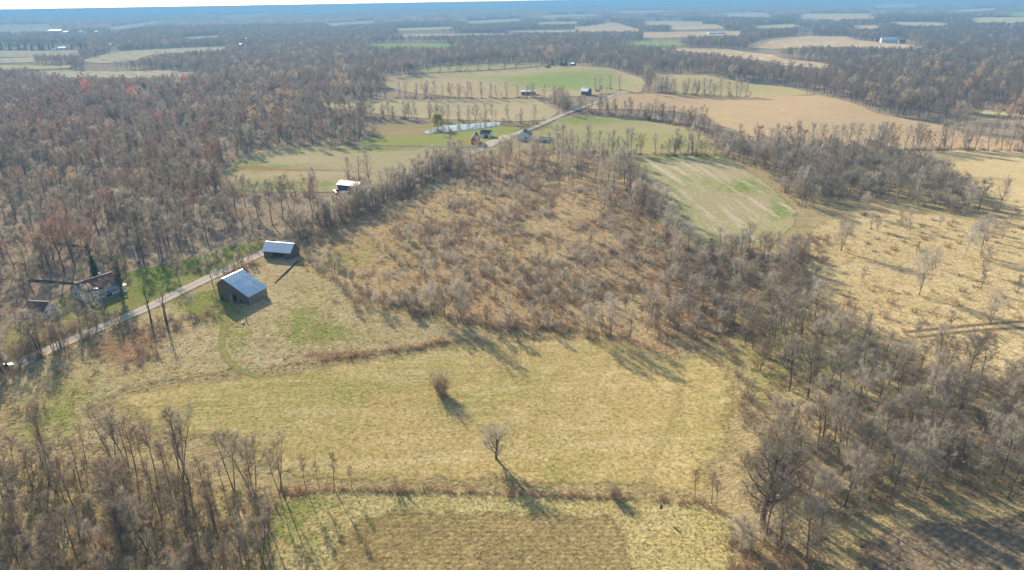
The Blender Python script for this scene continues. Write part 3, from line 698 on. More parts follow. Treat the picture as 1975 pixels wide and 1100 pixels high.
def tuft_mesh(seed, H, R, n=14, w=0.07):
    rg = np.random.default_rng(seed); K = Acc()
    az = rg.uniform(0, 6.28, n); rad = R * np.sqrt(rg.uniform(size=n)) * 0.5
    p0 = np.stack([np.cos(az) * rad, np.sin(az) * rad, np.full(n, -0.03)], 1)
    out = rg.uniform(0.3, 1.4, n) * R
    p1 = p0 + np.stack([np.cos(az) * out, np.sin(az) * out, H * rg.uniform(0.45, 1.0, n)], 1)
    K.slivers(p0, p1, w * rg.uniform(0.7, 1.4, n), rg)
    return K

def evergreen_mesh(seed, H, R):
    rg = np.random.default_rng(seed); T = Acc(); K = Acc()
    T.tube(np.array([[0, 0, -0.3], [0.05, 0, H * 0.5], [0, 0.05, H * 0.97]]), H * 0.016, 0.03, 5)
    cs = []
    for i in range(46):
        t = 0.1 + 0.88 * i / 46; az = i * 2.4 + rg.normal() * 0.2; L = R * (1.05 - t) * rg.uniform(0.75, 1.15) + 0.2
        m = max(5, int(26 * L / R))
        s = rg.uniform(0.1, 1, m) * L
        c = np.stack([np.cos(az) * s, np.sin(az) * s, H * t - 0.25 * s + rg.normal(size=m) * 0.25], 1) + rg.normal(size=(m, 3)) * 0.22
        cs.append(c)
    K.leaves(np.concatenate(cs), 0.75, rg)
    return T, K

def join_meshes(name, parts):
    """several (Acc, material) -> one mesh with material slots, for scattering"""
    V = []; Fc = []; MI = []; o = 0; mats = []
    for acc, m in parts:
        if m not in mats: mats.append(m)
        v = np.concatenate(acc.v); V.append(v)
        Fc += [tuple(i + o for i in f) for f in acc.f]; MI += [mats.index(m)] * len(acc.f); o += len(v)
    me = bpy.data.meshes.new(name); me.from_pydata(np.concatenate(V).tolist(), [], Fc); me.update()
    for m in mats: me.materials.append(m)
    me.polygons.foreach_set('material_index', np.array(MI, np.int32))
    return me

# prototypes: accs keyed by kind; things share the two meshes (trunk, crown), the far woods the joined one
PROTO = {}
def proto(key, acc_t, acc_k, bark, twig, H, look):
    PROTO[key] = dict(T=acc_t, K=acc_k, bark=bark, twig=twig, H=H, look=look, tm=None, km=None)
def meshes_of(key):
    p = PROTO[key]
    if p['tm'] is None:
        p['tm'] = p['T'].mesh('trunk', [M[p['bark']]]); p['km'] = p['K'].mesh('crown', [M[p['twig']]])
    return p['tm'], p['km']

sh = [('w0', 15, 4.2, .34, 'twig', 'round crowned'), ('w1', 16, 3.6, .42, 'twig', 'tall narrow'), ('w2', 14, 4.6, .28, 'twig_brown', 'brownish spreading'),
      ('w3', 15, 3.2, .38, 'twig', 'slender'), ('w4', 13, 4.4, .25, 'twig_pale', 'pale bushy'), ('w5', 16, 4.0, .45, 'twig_rose', 'rosy tipped'), ('w6', 14, 3.8, .3, 'twig_brown', 'brown twigged'), ('w7', 15, 4.4, .33, 'twig', 'broad')]
for i, (k, H, sp, cl, tw, look) in enumerate(sh):
    a, b_ = tree_mesh(100 + i, H, sp, cl, 13, 6, 5, 9, 0.029, 1.0, stems=1 if i not in (2, 6) else 2)
    proto(k, a, b_, 'bark', tw, H, look)
for i, (k, H, sp, cl, tw, look, st) in enumerate([('b0', 15, 2.5, .45, 'twig_brown', 'tall thin', 1), ('b1', 16, 2.8, .42, 'twig', 'tall forked', 2), ('b2', 13, 2.2, .5, 'twig_brown', 'spindly', 1), ('b3', 15, 3.0, .4, 'twig', 'tall many-stemmed', 3)]):
    a, b_ = tree_mesh(140 + i, H, sp, cl, 12, 5, 4, 7, 0.024, 0.85, stems=st, rise=1.3, r0=H * .0095, lean=.03)
    proto(k, a, b_, 'bark', tw, H, look)
for i, (k, H, sp, cl, tw, look, st) in enumerate([('h0', 13, 4.4, .3, 'twig_pale', 'vase shaped', 1), ('h1', 12, 4.4, .26, 'twig_brown', 'bushy brownish', 2), ('h2', 14, 4.0, .34, 'twig_pale', 'upright', 1), ('h3', 11, 4.3, .22, 'twig_pale', 'low pale', 2)]):
    a, b_ = tree_mesh(160 + i, H, sp, cl * .6, 16, 6, 4, 8, 0.027, 1.0, stems=st, rise=1.1, r0=H * .012)
    proto(k, a, b_, 'bark', tw, H, look)
for i, (k, H, sp, cl, tw, look, st) in enumerate([('y0', 6, 1.9, .25, 'twig_pale', 'grey young', 1), ('y1', 7, 1.7, .3, 'twig', 'slim young', 1), ('y2', 5, 1.9, .2, 'twig_pale', 'bushy young', 2), ('y3', 6, 1.6, .3, 'twig_brown', 'brownish young', 1)]):
    a, b_ = tree_mesh(180 + i, H, sp, cl, 10, 5, 4, 6, 0.026, 0.65, stems=st, rise=1.0)
    proto(k, a, b_, 'bark', tw, H, look)
for i, (k, H, sp, cl, tw, look, st) in enumerate([('c0', 9, 4.0, .16, 'twig_pale', 'rounded silvery', 3), ('c1', 8, 3.6, .14, 'twig_pale', 'domed pale grey', 3), ('c2', 10, 4.2, .2, 'twig', 'wide grey', 2)]):
    a, b_ = tree_mesh(200 + i, H, sp, cl, 12, 6, 4, 8, 0.033, 1.0, stems=st, rise=0.8)
    proto(k, a, b_, 'bark', tw, H, look)
a, b_ = tree_mesh(301, 17, 7.6, .22, 20, 9, 6, 10, 0.034, 1.15, rise=0.42, r0=0.42, lean=0.1); proto('oak', a, b_, 'bark_dark', 'twig', 17, 'huge')
a, b_ = tree_mesh(305, 7.8, 4.4, .13, 18, 7, 5, 8, 0.022, 0.85, r0=0.2, rise=0.75); proto('lone', a, b_, 'bark_dark', 'twig_pale', 9.0, 'lone')
a, b_ = tree_mesh(311, 12, 3.2, .38, 5, 3, 2, 2, 0.04, 0.9, r0=0.25, rise=1.2, stems=1); proto('snag', a, b_, 'bark_dark', 'twig_brown', 12, 'sparse')
a, b_ = tree_mesh(316, 12, 3.0, .4, 5, 3, 2, 2, 0.04, 0.9, r0=0.25, rise=1.2, stems=2); proto('snag2', a, b_, 'bark_dark', 'twig_brown', 12, 'sparse forked')
a, b_ = tree_mesh(321, 15, 4.0, .25, 11, 6, 4, 6, 0.05, 1.1, rise=1.0, stems=2); proto('sycamore', a, b_, 'bark_pale', 'twig_white', 15, 'white barked')
a, b_ = tree_mesh(331, 10.5, 4.6, .15, 22, 8, 6, 11, 0.07, 1.5, droop=0.42, rise=0.8); proto('willow', a, b_, 'bark', 'willow', 9, 'yellow')
a, b_ = evergreen_mesh(340, 13, 3.6); proto('ever', a, b_, 'bark_dark', 'evergreen', 13, 'dark evergreen')
a, b_ = evergreen_mesh(341, 9, 1.5); proto('cedar', a, b_, 'bark_dark', 'ivy', 9, 'green cedar')
a, b_ = tree_mesh(350, 16, 4.6, .3, 14, 7, 5, 9, 0.03, 1.0, stems=2, r0=.32); proto('ivied', a, b_, 'bark', 'twig_brown', 16, 'ivy grown')
def ivy_mesh():
    rg = np.random.default_rng(77); K = Acc(); v = np.concatenate(PROTO['ivied']['T'].v); v = v[(v[:, 2] > .5) & (v[:, 2] < 13) & (np.hypot(v[:, 0], v[:, 1]) < 3.2)]
    c = v[rg.integers(len(v), size=1500)] + rg.normal(size=(1500, 3)) * .33
    K.leaves(c, 0.42, rg); return K.mesh('ivy', [M['ivy']])
# coarser trees of the far woods
for i in range(4):
    a, b_ = tree_mesh(400 + i, 14, 4.2, .32, 10, 5, 3, 8, 0.075, 1.4); PROTO['f%d' % i] = dict(T=a, K=b_)
# clumps for the hazy country
def clump(seed, R, n, H):
    rg = np.random.default_rng(seed); T = Acc(); K = Acc()
    az = rg.uniform(0, 6.28, n); rad = R * np.sqrt(rg.uniform(size=n))
    for a, r in zip(az, rad):
        c = np.array([math.cos(a) * r, math.sin(a) * r, 0]); h = H * rg.uniform(0.8, 1.15)
        m = 46
        u = rg.normal(size=(m, 3)); u /= np.linalg.norm(u, axis=1)[:, None]
        q = c + u * np.array([4.4, 4.4, 5.0]) * rg.uniform(0.5, 1, (m, 1)) + np.array([0, 0, h - 5.5])
        K.slivers(q, q + rg.normal(size=(m, 3)) * 1.5 + np.array([0, 0, 1.0]), 0.75, rg)
        T.slivers(c[None] + np.array([[0, 0, 0.0]]), c[None] + np.array([[0.3, 0.2, h * 0.8]]), 0.5, rg)
    return T, K
for i in range(3):
    a, b_ = clump(450 + i, 26, 26, 14); PROTO['q%d' % i] = dict(T=a, K=b_)

# ------------------------------------------------------------------ scattering one object's worth of uncountable growth
SRC = bpy.data.collections.new('sources')
SRC_IDX = {}
def source(key, me):
    o = bpy.data.objects.new('src%03d_%s' % (len(SRC_IDX), key), me); SRC.objects.link(o)
    SRC_IDX[key] = len(SRC_IDX); return SRC_IDX[key]

def make_gn():
    ng = bpy.data.node_groups.new('scatter', 'GeometryNodeTree'); ng.is_modifier = True
    ng.interface.new_socket('Geometry', in_out='INPUT', socket_type='NodeSocketGeometry')
    ng.interface.new_socket('Geometry', in_out='OUTPUT', socket_type='NodeSocketGeometry')
    N = ng.nodes; Lk = ng.links
    gi = N.new('NodeGroupInput'); go = N.new('NodeGroupOutput')
    ip = N.new('GeometryNodeInstanceOnPoints'); ci = N.new('GeometryNodeCollectionInfo')
    ci.inputs['Collection'].default_value = SRC; ci.inputs['Separate Children'].default_value = True; ci.inputs['Reset Children'].default_value = True
    def na(name, dt):
        n = N.new('GeometryNodeInputNamedAttribute'); n.data_type = dt; n.inputs[0].default_value = name; return n.outputs[0]
    Lk.new(gi.outputs[0], ip.inputs['Points']); Lk.new(ci.outputs[0], ip.inputs['Instance'])
    ip.inputs['Pick Instance'].default_value = True
    Lk.new(na('pid', 'INT'), ip.inputs['Instance Index'])
    e = N.new('FunctionNodeEulerToRotation'); Lk.new(na('rot', 'FLOAT_VECTOR'), e.inputs[0]); Lk.new(e.outputs[0], ip.inputs['Rotation'])
    Lk.new(na('scl', 'FLOAT_VECTOR'), ip.inputs['Scale'])
    Lk.new(ip.outputs[0], go.inputs[0])
    return ng
GN = make_gn()

def scatter(name, items, label, cat):
    """items: (x, y, rotz, scale_xy, scale_z, source key)"""
    if not len(items): return None
    n = len(items)
    x = np.array([i[0] for i in items]); y = np.array([i[1] for i in items])
    me = bpy.data.meshes.new(name); me.vertices.add(n)
    me.vertices.foreach_set('co', np.column_stack([x, y, hgt(x, y) + 0.1]).astype(np.float32).ravel())
    rot = np.zeros((n, 3), np.float32); rot[:, 2] = [i[2] for i in items]
    rot[:, :2] = rng.normal(size=(n, 2)) * 0.05
    scl = np.array([(i[3], i[3], i[4]) for i in items], np.float32)
    a = me.attributes.new('rot', 'FLOAT_VECTOR', 'POINT'); a.data.foreach_set('vector', rot.ravel())
    a = me.attributes.new('scl', 'FLOAT_VECTOR', 'POINT'); a.data.foreach_set('vector', scl.ravel())
    a = me.attributes.new('pid', 'INT', 'POINT'); a.data.foreach_set('value', np.array([SRC_IDX[i[5]] for i in items], np.int32))
    o = bpy.data.objects.new(name, me); C.objects.link(o)
    m = o.modifiers.new('scatter', 'NODES'); m.node_group = GN
    tag(o, label, cat, kind='stuff')
    return o

for k in ['w%d' % i for i in range(8)] + ['b%d' % i for i in range(4)] + ['h%d' % i for i in range(4)] + ['y%d' % i for i in range(4)] + ['c%d' % i for i in range(3)]:
    p = PROTO[k]; source(k, join_meshes(k, [(p['T'], M[p['bark']]), (p['K'], M[p['twig']])]))
FT = ['twig', 'twig_brown', 'twig_rose', 'twig_red', 'twig_tan', 'twig_pale']
for i in range(4):
    for tname in FT:
        p = PROTO['f%d' % i]; source('f%d_%s' % (i, tname), join_meshes('f', [(p['T'], M['bark']), (p['K'], M[tname])]))
for i in range(3):
    for tname in ('twig', 'twig_brown', 'twig_pale'):
        p = PROTO['q%d' % i]; source('q%d_%s' % (i, tname), join_meshes('q', [(p['T'], M['bark']), (p['K'], M[tname])]))
SHR = {}
for i, (k, H, R, mt) in enumerate([('s0', 1.5, 1.3, 'russet'), ('s1', 1.2, 1.5, 'bramble'), ('s2', 2.0, 1.4, 'bramble'), ('s3', 1.0, 1.1, 'russet'), ('s4', 2.4, 1.5, 'twig_brown'), ('s5', 1.6, 1.4, 'olive'), ('s6', 2.2, 1.6, 'twig_pale')]):
    ac = shrub_mesh(500 + i, H, R, 34, 12, 0.04)
    SHR[k] = ac.mesh('shrub', [M[mt]]); source(k, SHR[k])
ac = shrub_mesh(540, 5.2, 2.4, 110, 22, 0.045); SHR['s7'] = ac.mesh('bush', [M['bramble']])
for i, (k, H, R, mt) in enumerate([('g0', .34, .34, 'straw'), ('g1', .26, .40, 'straw_pale'), ('g2', .26, .34, 'straw_green'), ('g3', .5, .36, 'straw_rust'), ('g4', .42, .42, 'straw')]):
    source(k, tuft_mesh(550 + i, H, R).mesh('tuft', [M[mt]]))

# ------------------------------------------------------------------ where things grow
def scatter_pts(pxpoly, spacing, seed, jit=0.8, maxd=1e9):
    w = np.array([G(*q)[:2] for q in pxpoly]); lo = w.min(0); hi = w.max(0)
    rg = np.random.default_rng(seed)
    xs = np.arange(lo[0], hi[0], spacing); ys = np.arange(lo[1], hi[1], spacing)
    X, Y = np.meshgrid(xs, ys); X = X.ravel() + rg.uniform(-.5, .5, X.size) * spacing * jit; Y = Y.ravel() + rg.uniform(-.5, .5, Y.size) * spacing * jit
    k = inpoly(X, Y, w) & (np.hypot(X, Y) < maxd)
    return X[k], Y[k]

def vnoise(x, y, s, seed=0):
    """smooth value noise, 0..1"""
    x = np.asarray(x) / s + seed * 17.3; y = np.asarray(y) / s + seed * 5.1
    xi = np.floor(x); yi = np.floor(y); u = x - xi; v = y - yi; u = u * u * (3 - 2 * u); v = v * v * (3 - 2 * v)
    def hsh(a, b):
        q = np.sin(a * 127.1 + b * 311.7 + seed * 13.7) * 43758.5453; return q - np.floor(q)
    return (hsh(xi, yi) * (1 - u) + hsh(xi + 1, yi) * u) * (1 - v) + (hsh(xi, yi + 1) * (1 - u) + hsh(xi + 1, yi + 1) * u) * v

def road_dist(x, y):
    out = np.full(np.shape(x), 1e9)
    for i in range(0, len(ROAD_W) - 1):
        a = ROAD_W[i]; ab = ROAD_W[i + 1] - a; L = ab @ ab + 1e-9
        t = np.clip(((x - a[0]) * ab[0] + (y - a[1]) * ab[1]) / L, 0, 1)
        out = np.minimum(out, np.hypot(x - a[0] - t * ab[0], y - a[1] - t * ab[1]))
    return out

BUILD_SPOTS = [(470, 575, 11), (545, 490, 9), (80, 605, 8), (190, 565, 13), (668, 366, 11), (917, 278, 8), (936, 266, 7), (1015, 270, 10), (1045, 275, 8), (1134, 182, 9), (1022, 181, 9), (1075, 126, 16), (8, 712, 5), (390, 288, 6), (1730, 82, 14), (125, 64, 30)]
BW = [(G(px, py)[:2], r) for px, py, r in BUILD_SPOTS]
def clear_of(x, y, extra=0.0):
    k = np.ones(np.shape(x), bool)
    for (c, r) in BW:
        k &= np.hypot(x - c[0], y - c[1]) > r + extra
    return k

# countryside woods: everywhere that is not open
NEAR_OPEN = [(-400, 1300), (-400, 760), (0, 640), (60, 585), (140, 545), (260, 522), (400, 486), (500, 456), (600, 428), (720, 376), (860, 306), (905, 285), (1060, 232), (1185, 180), (1440, 190), (1570, 185), (1720, 228), (1975, 283), (2500, 330), (2500, 1300)]
TRAILER = [(600, 392), (620, 350), (700, 342), (735, 350), (720, 372), (660, 398)]
OPEN_TOP = [(LEFTF, .5), (LAWN, .8), (PONDBANK, .5), (QF, .8), (PF, .85), (PF2, .6), (UF, .85), (BIGTAN, .8), (TRAILER, .3)] + [(p, f) for p, k, l in FAR for f in (.4, .8)] 
FARB = [(122, 62, 14), (134, 65, 9), (160, 64, 9), (190, 64, 9), (30, 66, 10), (130, 96, 10), (44, 96, 7), (110, 98, 7), (218, 89, 8), (473, 90, 12), (1728, 82, 16), (1745, 84, 10), (1700, 80, 8), (1548, 40, 9), (1568, 39, 10), (1544, 61, 8), (1558, 62, 8), (1398, 66, 14), (1945, 55, 10), (1250, 39, 10), (1278, 39, 10), (1305, 39, 10), (1168, 42, 9), (1090, 126, 14), (1108, 126, 8), (1058, 131, 7), (1610, 42, 9), (85, 92, 85), (390, 287, 7)]
OPEN_TOP += [([(x - r, y - 6), (x + r, y - 6), (x + r, y + 3), (x - r, y + 3)], .85) for x, y, r in FARB]
red_spots = [(172, 190, 12, 6, 1.0), (258, 200, 10, 4, 1.0), (288, 208, 9, 6, 1.0), (108, 272, 11, 7, .8), (310, 250, 8, 6, .7), (300, 296, 11, 6, .8), (362, 170, 7, 3, .7), (200, 225, 10, 5, .6)]
tan_spots = [(490, 153, 22, 8, .8), (665, 178, 20, 10, .9), (470, 255, 30, 16, .5), (1065, 112, 14, 8, 1.0), (520, 205, 40, 15, .4), (600, 160, 60, 15, .3), (1850, 150, 100, 40, .25), (1700, 200, 120, 40, .15), (1940, 230, 30, 25, .6), (130, 375, 60, 20, .5), (250, 410, 40, 15, .4)]

def wood_candidates(d0, d1, spacing, seed):
    rg = np.random.default_rng(seed)
    amax = math.radians(47)
    xs = np.arange(-d1 * math.sin(amax), d1 * math.sin(amax), spacing); ys = np.arange(d0 * 0.6, d1, spacing)
    X, Y = np.meshgrid(xs, ys); X = X.ravel() + rg.uniform(-.5, .5, X.size) * spacing * .9; Y = Y.ravel() + rg.uniform(-.5, .5, Y.size) * spacing * .9
    d = np.hypot(X, Y); k = (d > d0) & (d < d1) & (np.abs(np.arctan2(X, Y)) < amax)
    X, Y = X[k], Y[k]
    Z = hgt(X, Y); px, py = proj(X, Y, Z)
    keep = ~inpoly(px, py, NEAR_OPEN) & clear_of(X, Y, 2.0)
    keep &= road_dist(X, Y) > 6.0 if d0 < 1500 else True
    hh = 13.0
    ty = {}
    for poly, frac in OPEN_TOP:
        keep &= ~inpoly(px, py, poly)
        if frac not in ty: ty[frac] = proj(X, Y, Z + hh * frac)
        keep &= ~inpoly(ty[frac][0], ty[frac][1], poly)
    return X[keep], Y[keep], px[keep], py[keep], rg

def spots(px, py, L):
    v = np.zeros(np.shape(px))
    for (bx, by, rx, ry, a) in L: v = np.maximum(v, a * np.exp(-(((px - bx) / rx) ** 2 + ((py - by) / ry) ** 2)))
    return v

WOOD = []     # dicts of single trees that could be things
FAR_ITEMS = []
X, Y, px, py, rg = wood_candidates(60, 900, 6.6, 11)
dens = vnoise(X, Y, 45, 1)
k = rg.uniform(size=X.size) < np.clip(0.25 + 1.0 * dens, 0, 1)
X, Y, px, py = X[k], Y[k], px[k], py[k]
red = spots(px, py, red_spots); tan = spots(px, py, tan_spots); d = np.hypot(X, Y)
for i in range(X.size):
    u = rg.uniform()
    sc = rg.uniform(0.6, 1.2)
    if u < red[i] * 0.9: tw = 'twig_red'
    elif u < red[i] * 0.9 + tan[i] * 0.8: tw = 'twig_tan'
    else: tw = None
    rosy = 0.5 if px[i] < 260 else 0.12
    if d[i] < 520 and tw is None:
        keyw = rg.choice(['w0', 'w1', 'w2', 'w3', 'w4', 'w5', 'w6', 'w7'], p=np.array([.15, .15, .13, .14, .08, .05 + rosy * .2, .12, .13]) / (0.95 + rosy * .2))
    else:
        if tw is None: tw = rg.choice(['twig', 'twig_brown', 'twig_rose', 'twig_pale'], p=[.5, .37 - rosy * .3, .03 + rosy * .4, .10 - rosy * .1])
        keyw = 'f%d_%s' % (rg.integers(4), tw)
    WOOD.append(dict(x=X[i], y=Y[i], px=px[i], py=py[i], d=d[i], key=keyw, sc=sc, rz=rg.uniform(0, 6.28), zone='left' if px[i] < 900 else 'far'))
X, Y, px, py, rg = wood_candidates(900, 3000, 9.5, 12)
red = spots(px, py, red_spots); tan = spots(px, py, tan_spots)
for i in range(X.size):
    u = rg.uniform(); tw = 'twig_red' if u < red[i] * .8 else ('twig_tan' if u < red[i] * .8 + tan[i] * .7 else rg.choice(['twig', 'twig_brown', 'twig_pale'], p=[.55, .35, .10]))
    s = rg.uniform(.75, 1.15)
    FAR_ITEMS.append((X[i], Y[i], rg.uniform(0, 6.28), s * 1.1, s, 'f%d_%s' % (rg.integers(4), tw)))
for d0, d1, sp, seed, s in ((3000, 6500, 38, 13, 1.0), (6500, 26000, 120, 14, 2.6)):
    X, Y, px, py, rg = wood_candidates(d0, d1, sp, seed)
    for i in range(X.size):
        q = rg.uniform(.85, 1.15)
        FAR_ITEMS.append((X[i], Y[i], rg.uniform(0, 6.28), s * q, q * (1.0 if s < 2 else 1.25), 'q%d_%s' % (rg.integers(3), rg.choice(['twig', 'twig_brown', 'twig_pale']))))

# woods on the near side of the road, outlined by where the trunks stand
def zone(pxpoly, spacing, keys, seed, name, smin=.75, smax=1.15, gap=0.0, gs=20):
    X, Y = scatter_pts(pxpoly, spacing, seed); rg = np.random.default_rng(seed + 1)
    if gap: 
        k = vnoise(X, Y, gs, seed) > gap; X, Y = X[k], Y[k]
    k = road_dist(X, Y) > 4.5; X, Y = X[k], Y[k]
    k = clear_of(X, Y); X, Y = X[k], Y[k]
    qx, qy = proj(X, Y, hgt(X, Y))
    return [dict(x=X[i], y=Y[i], px=qx[i], py=qy[i], d=math.hypot(X[i], Y[i]), key=keys[rg.integers(len(keys))], sc=rg.uniform(smin, smax), rz=rg.uniform(0, 6.28), zone=name) for i in range(X.size)]

RWOOD = [(1500, 830), (1560, 790), (1660, 770), (1800, 770), (2000, 760), (2200, 800), (2200, 985), (1975, 968), (1880, 965), (1780, 975), (1690, 985), (1640, 1000), (1600, 1060), (1580, 1110), (1440, 1120), (1430, 1060), (1480, 1010), (1470, 930), (1490, 880)]
RMID = [(1420, 640), (1500, 600), (1560, 580), (1600, 640), (1700, 665), (1800, 690), (1920, 730), (2050, 760), (2000, 790), (1800, 775), (1660, 775), (1560, 795), (1510, 830), (1480, 780), (1450, 720)]
RTOP = [(1290, 490), (1320, 485), (1400, 475), (1480, 480), (1540, 475), (1560, 520), (1545, 570), (1480, 600), (1400, 640), (1340, 655), (1260, 650), (1230, 600), (1270, 540)]
BLWOOD = [(-150, 900), (0, 890), (110, 885), (220, 890), (300, 905), (400, 930), (480, 945), (530, 965), (525, 1010), (515, 1060), (520, 1120), (500, 1240), (-150, 1240)]
KLINE = [(1180, 312), (1210, 312), (1240, 350), (1275, 405), (1310, 460), (1325, 488), (1290, 488), (1250, 440), (1215, 385), (1190, 345)]
UPBR = [(885, 322), (920, 300), (1000, 298), (1100, 302), (1180, 312), (1195, 350), (1215, 390), (1150, 360), (1050, 345), (950, 345), (880, 345)]
BAND = [(1385, 290), (1420, 278), (1500, 290), (1620, 298), (1700, 302), (1760, 318), (1810, 345), (1880, 388), (1905, 412), (1860, 420), (1790, 402), (1720, 390), (1660, 386), (1600, 392), (1560, 412), (1545, 402), (1500, 362), (1445, 322), (1395, 302)]
HYT = [(0, 700), (0, 655), (50, 630), (100, 640), (140, 610), (180, 600), (215, 600), (150, 640), (80, 675)]
WOOD += zone(HYT, 8.5, ['w3', 'w1', 'w6', 'h2', 'w2'], 45, 'yard', .5, .75)
WOOD += zone(RWOOD, 5.0, ['w0', 'w4', 'w4', 'w4', 'w7', 'c2', 'c0', 'c1', 'w3'], 31, 'thicket', .6, .95)
WOOD += zone(RMID, 5.7, ['w0', 'w4', 'w7', 'w2', 'c2', 'h0', 'h1', 'w4'], 33, 'grove', .55, 1.0, gap=.14, gs=18)
WOOD += zone(RTOP, 5.2, ['h3', 'h1', 'w4', 'c2', 'h0', 'c1', 'y2', 'c0'], 35, 'copse', .45, .85, gap=.15, gs=14)
WOOD += zone(BLWOOD, 4.4, ['b0', 'b1', 'b2', 'b3', 'b0', 'h1', 'y3', 'y1', 'y0'], 37, 'corner', .55, 1.05)
WOOD += zone(BAND, 6.0, ['c0', 'c1', 'c2', 'h3', 'w4', 'h1', 'h0', 'w0'], 39, 'band', .6, 1.1)

HEDGE = []
HEDGE += zone(KLINE, 6.0, ['h0', 'h1', 'h2', 'h3', 'w0'], 41, 'line beside the striped crop field', .75, 1.05)
HEDGE += zone(UPBR, 7.5, ['h0', 'h1', 'h2', 'w4', 'y0'], 43, 'top of the overgrown field', .65, 1.0)
ROWBASE = []; ROWSMALL = []
def row(pxpts, spacing, keys, seed, name, smin=.8, smax=1.1, wid=1.5, skip=0.0):
    w = np.array([G(*q)[:2] for q in pxpts]); rg = np.random.default_rng(seed); out = []
    seg = np.hypot(*(np.diff(w, axis=0).T)); cum = np.concatenate([[0], np.cumsum(seg)])
    s = 0.0
    while s < cum[-1]:
        i = min(np.searchsorted(cum, s, 'right') - 1, len(seg) - 1); u = (s - cum[i]) / seg[i]
        p = w[i] * (1 - u) + w[i + 1] * u + rg.normal(size=2) * wid * .5
        s += spacing * rg.uniform(.6, 1.4)
        if rg.uniform() < skip: continue
        qx, qy = proj(p[0], p[1], hgt(*p))
        out.append(dict(x=p[0], y=p[1], px=float(qx), py=float(qy), d=math.hypot(*p), key=keys[rg.integers(len(keys))], sc=rg.uniform(smin, smax), rz=rg.uniform(0, 6.28), zone=name))
    for t in out:
        for _ in range(4):
            q = np.array([t['x'], t['y']]) + rg.normal(size=2) * np.array([2.6, 1.6]); qx, qy = proj(q[0], q[1], hgt(*q))
            if _ == 3:
                if rg.uniform() < .7: ROWSMALL.append((q[0], q[1], rg.uniform(0, 6.28), rg.uniform(.7, 1.4), rg.uniform(.8, 1.4), ['y0', 'y1', 'y2', 'y3'][rg.integers(4)]))
                continue
            ROWBASE.append(dict(x=q[0], y=q[1], px=float(qx), py=float(qy), d=t['d'], key=['s1', 's2', 's4', 's0'][rg.integers(4)], sc=rg.uniform(.8, 1.8), rz=rg.uniform(0, 6.28), zone='row base'))
    return out
HK = ['h0', 'h1', 'h2', 'h2', 'h0']
HEDGE += row([(1062, 290), (1130, 293), (1200, 298), (1300, 301), (1392, 301)], 3.6, HK, 51, 'row above the striped crop field', .7, 1.2, skip=.08)
HEDGE += row([(1120, 215), (1180, 222), (1250, 230), (1320, 242), (1350, 252)], 4.5, HK, 53, 'row behind the green pasture', .8, 1.15)
HEDGE += row([(1690, 290), (1760, 290), (1850, 290), (1990, 292)], 4.3, HK, 55, 'row above the light tan field', .95, 1.3, skip=.1)
HEDGE += row([(1500, 285), (1600, 292), (1700, 292)], 5.0, ['h0', 'h2'], 56, 'row above the light tan field', .95, 1.3)
HEDGE += row([(1355, 250), (1375, 270), (1395, 292)], 8.0, ['h1', 'h3'], 57, 'corner of the green pasture', .8, 1.0)
RP = [(580, 466), (640, 437), (720, 400), (800, 360), (850, 335), (890, 315)]
HEDGE += row(RP, 3.4, ['h1', 'h0', 'h2', 'y1', 'h2'], 61, 'lane side above the overgrown field', .6, .85, 1.2)
HEDGE += row([(x - 4, y - 11) for x, y in RP], 4.0, ['h1', 'h0', 'h3', 'h2'], 62, 'far side of the lane', .65, .95, 2.5)
HEDGE += row([(775, 232), (820, 228), (860, 236), (960, 234)], 6.5, ['h0', 'h2', 'h1'], 63, 'far bank of the pond', .8, 1.1, 4)
HEDGE += row([(690, 226), (735, 228), (770, 232)], 6.0, ['h0', 'h1'], 64, 'far bank of the pond', .8, 1.1, 4)
HEDGE += row([(985, 238), (1010, 240), (1042, 238)], 10.0, ['h0', 'h2'], 65, 'lane end of the pond', .8, 1.1, 3)
HEDGE += row([(770, 190), (850, 191), (930, 191), (1000, 190), (1060, 190)], 7.0, HK, 66, 'row above the pale tan field', .85, 1.25, 4)
HEDGE += row([(1072, 192), (1084, 205), (1092, 218)], 7.0, ['h1', 'h3', 'c2'], 67, 'clump by the lane bend', .9, 1.3, 5)
HEDGE += row([(1262, 178), (1330, 184), (1400, 187), (1448, 189)], 5.0, HK, 68, 'row below the olive field', .9, 1.2, 4)
HEDGE += row([(1145, 178), (1170, 172), (1200, 176)], 12.0, HK, 69, 'trees around the white roofed barn', .9, 1.1, 6)
HEDGE += row([(850, 142), (900, 138), (960, 135), (1010, 132)], 16.0, ['h3', 'h1'], 70, 'shrub line on the crest', .5, .9, 4)
HEDGE += row([(450, 374), (500, 376), (560, 378), (610, 378)], 7.0, ['h0', 'h2', 'y1'], 71, 'bottom edge of the split field', .6, 1.0, 3)
HEDGE += row([(676, 352), (690, 350), (713, 354)], 5.0, ['h0', 'h2'], 72, 'trees behind the white roofed trailer', .9, 1.1, 1)
HEDGE += row([(10, 725), (40, 712), (62, 702), (100, 688), (122, 674), (138, 664)], 4.2, ['snag', 'h1', 'snag2', 'h2', 'b1'], 73, 'lane side near the parked car', .6, 1.0, 1.0)
HEDGE += row([(0, 702), (60, 674), (130, 643), (205, 610)], 5.5, ['w3', 'h1', 'w6', 'h2'], 75, 'house side of the lane', .55, .85, 1.5)
HEDGE += row([(160, 660), (210, 640), (250, 622)], 9.0, ['y1', 'y3', 'h1'], 74, 'lane side below the white shed', .6, .9, 1.0)

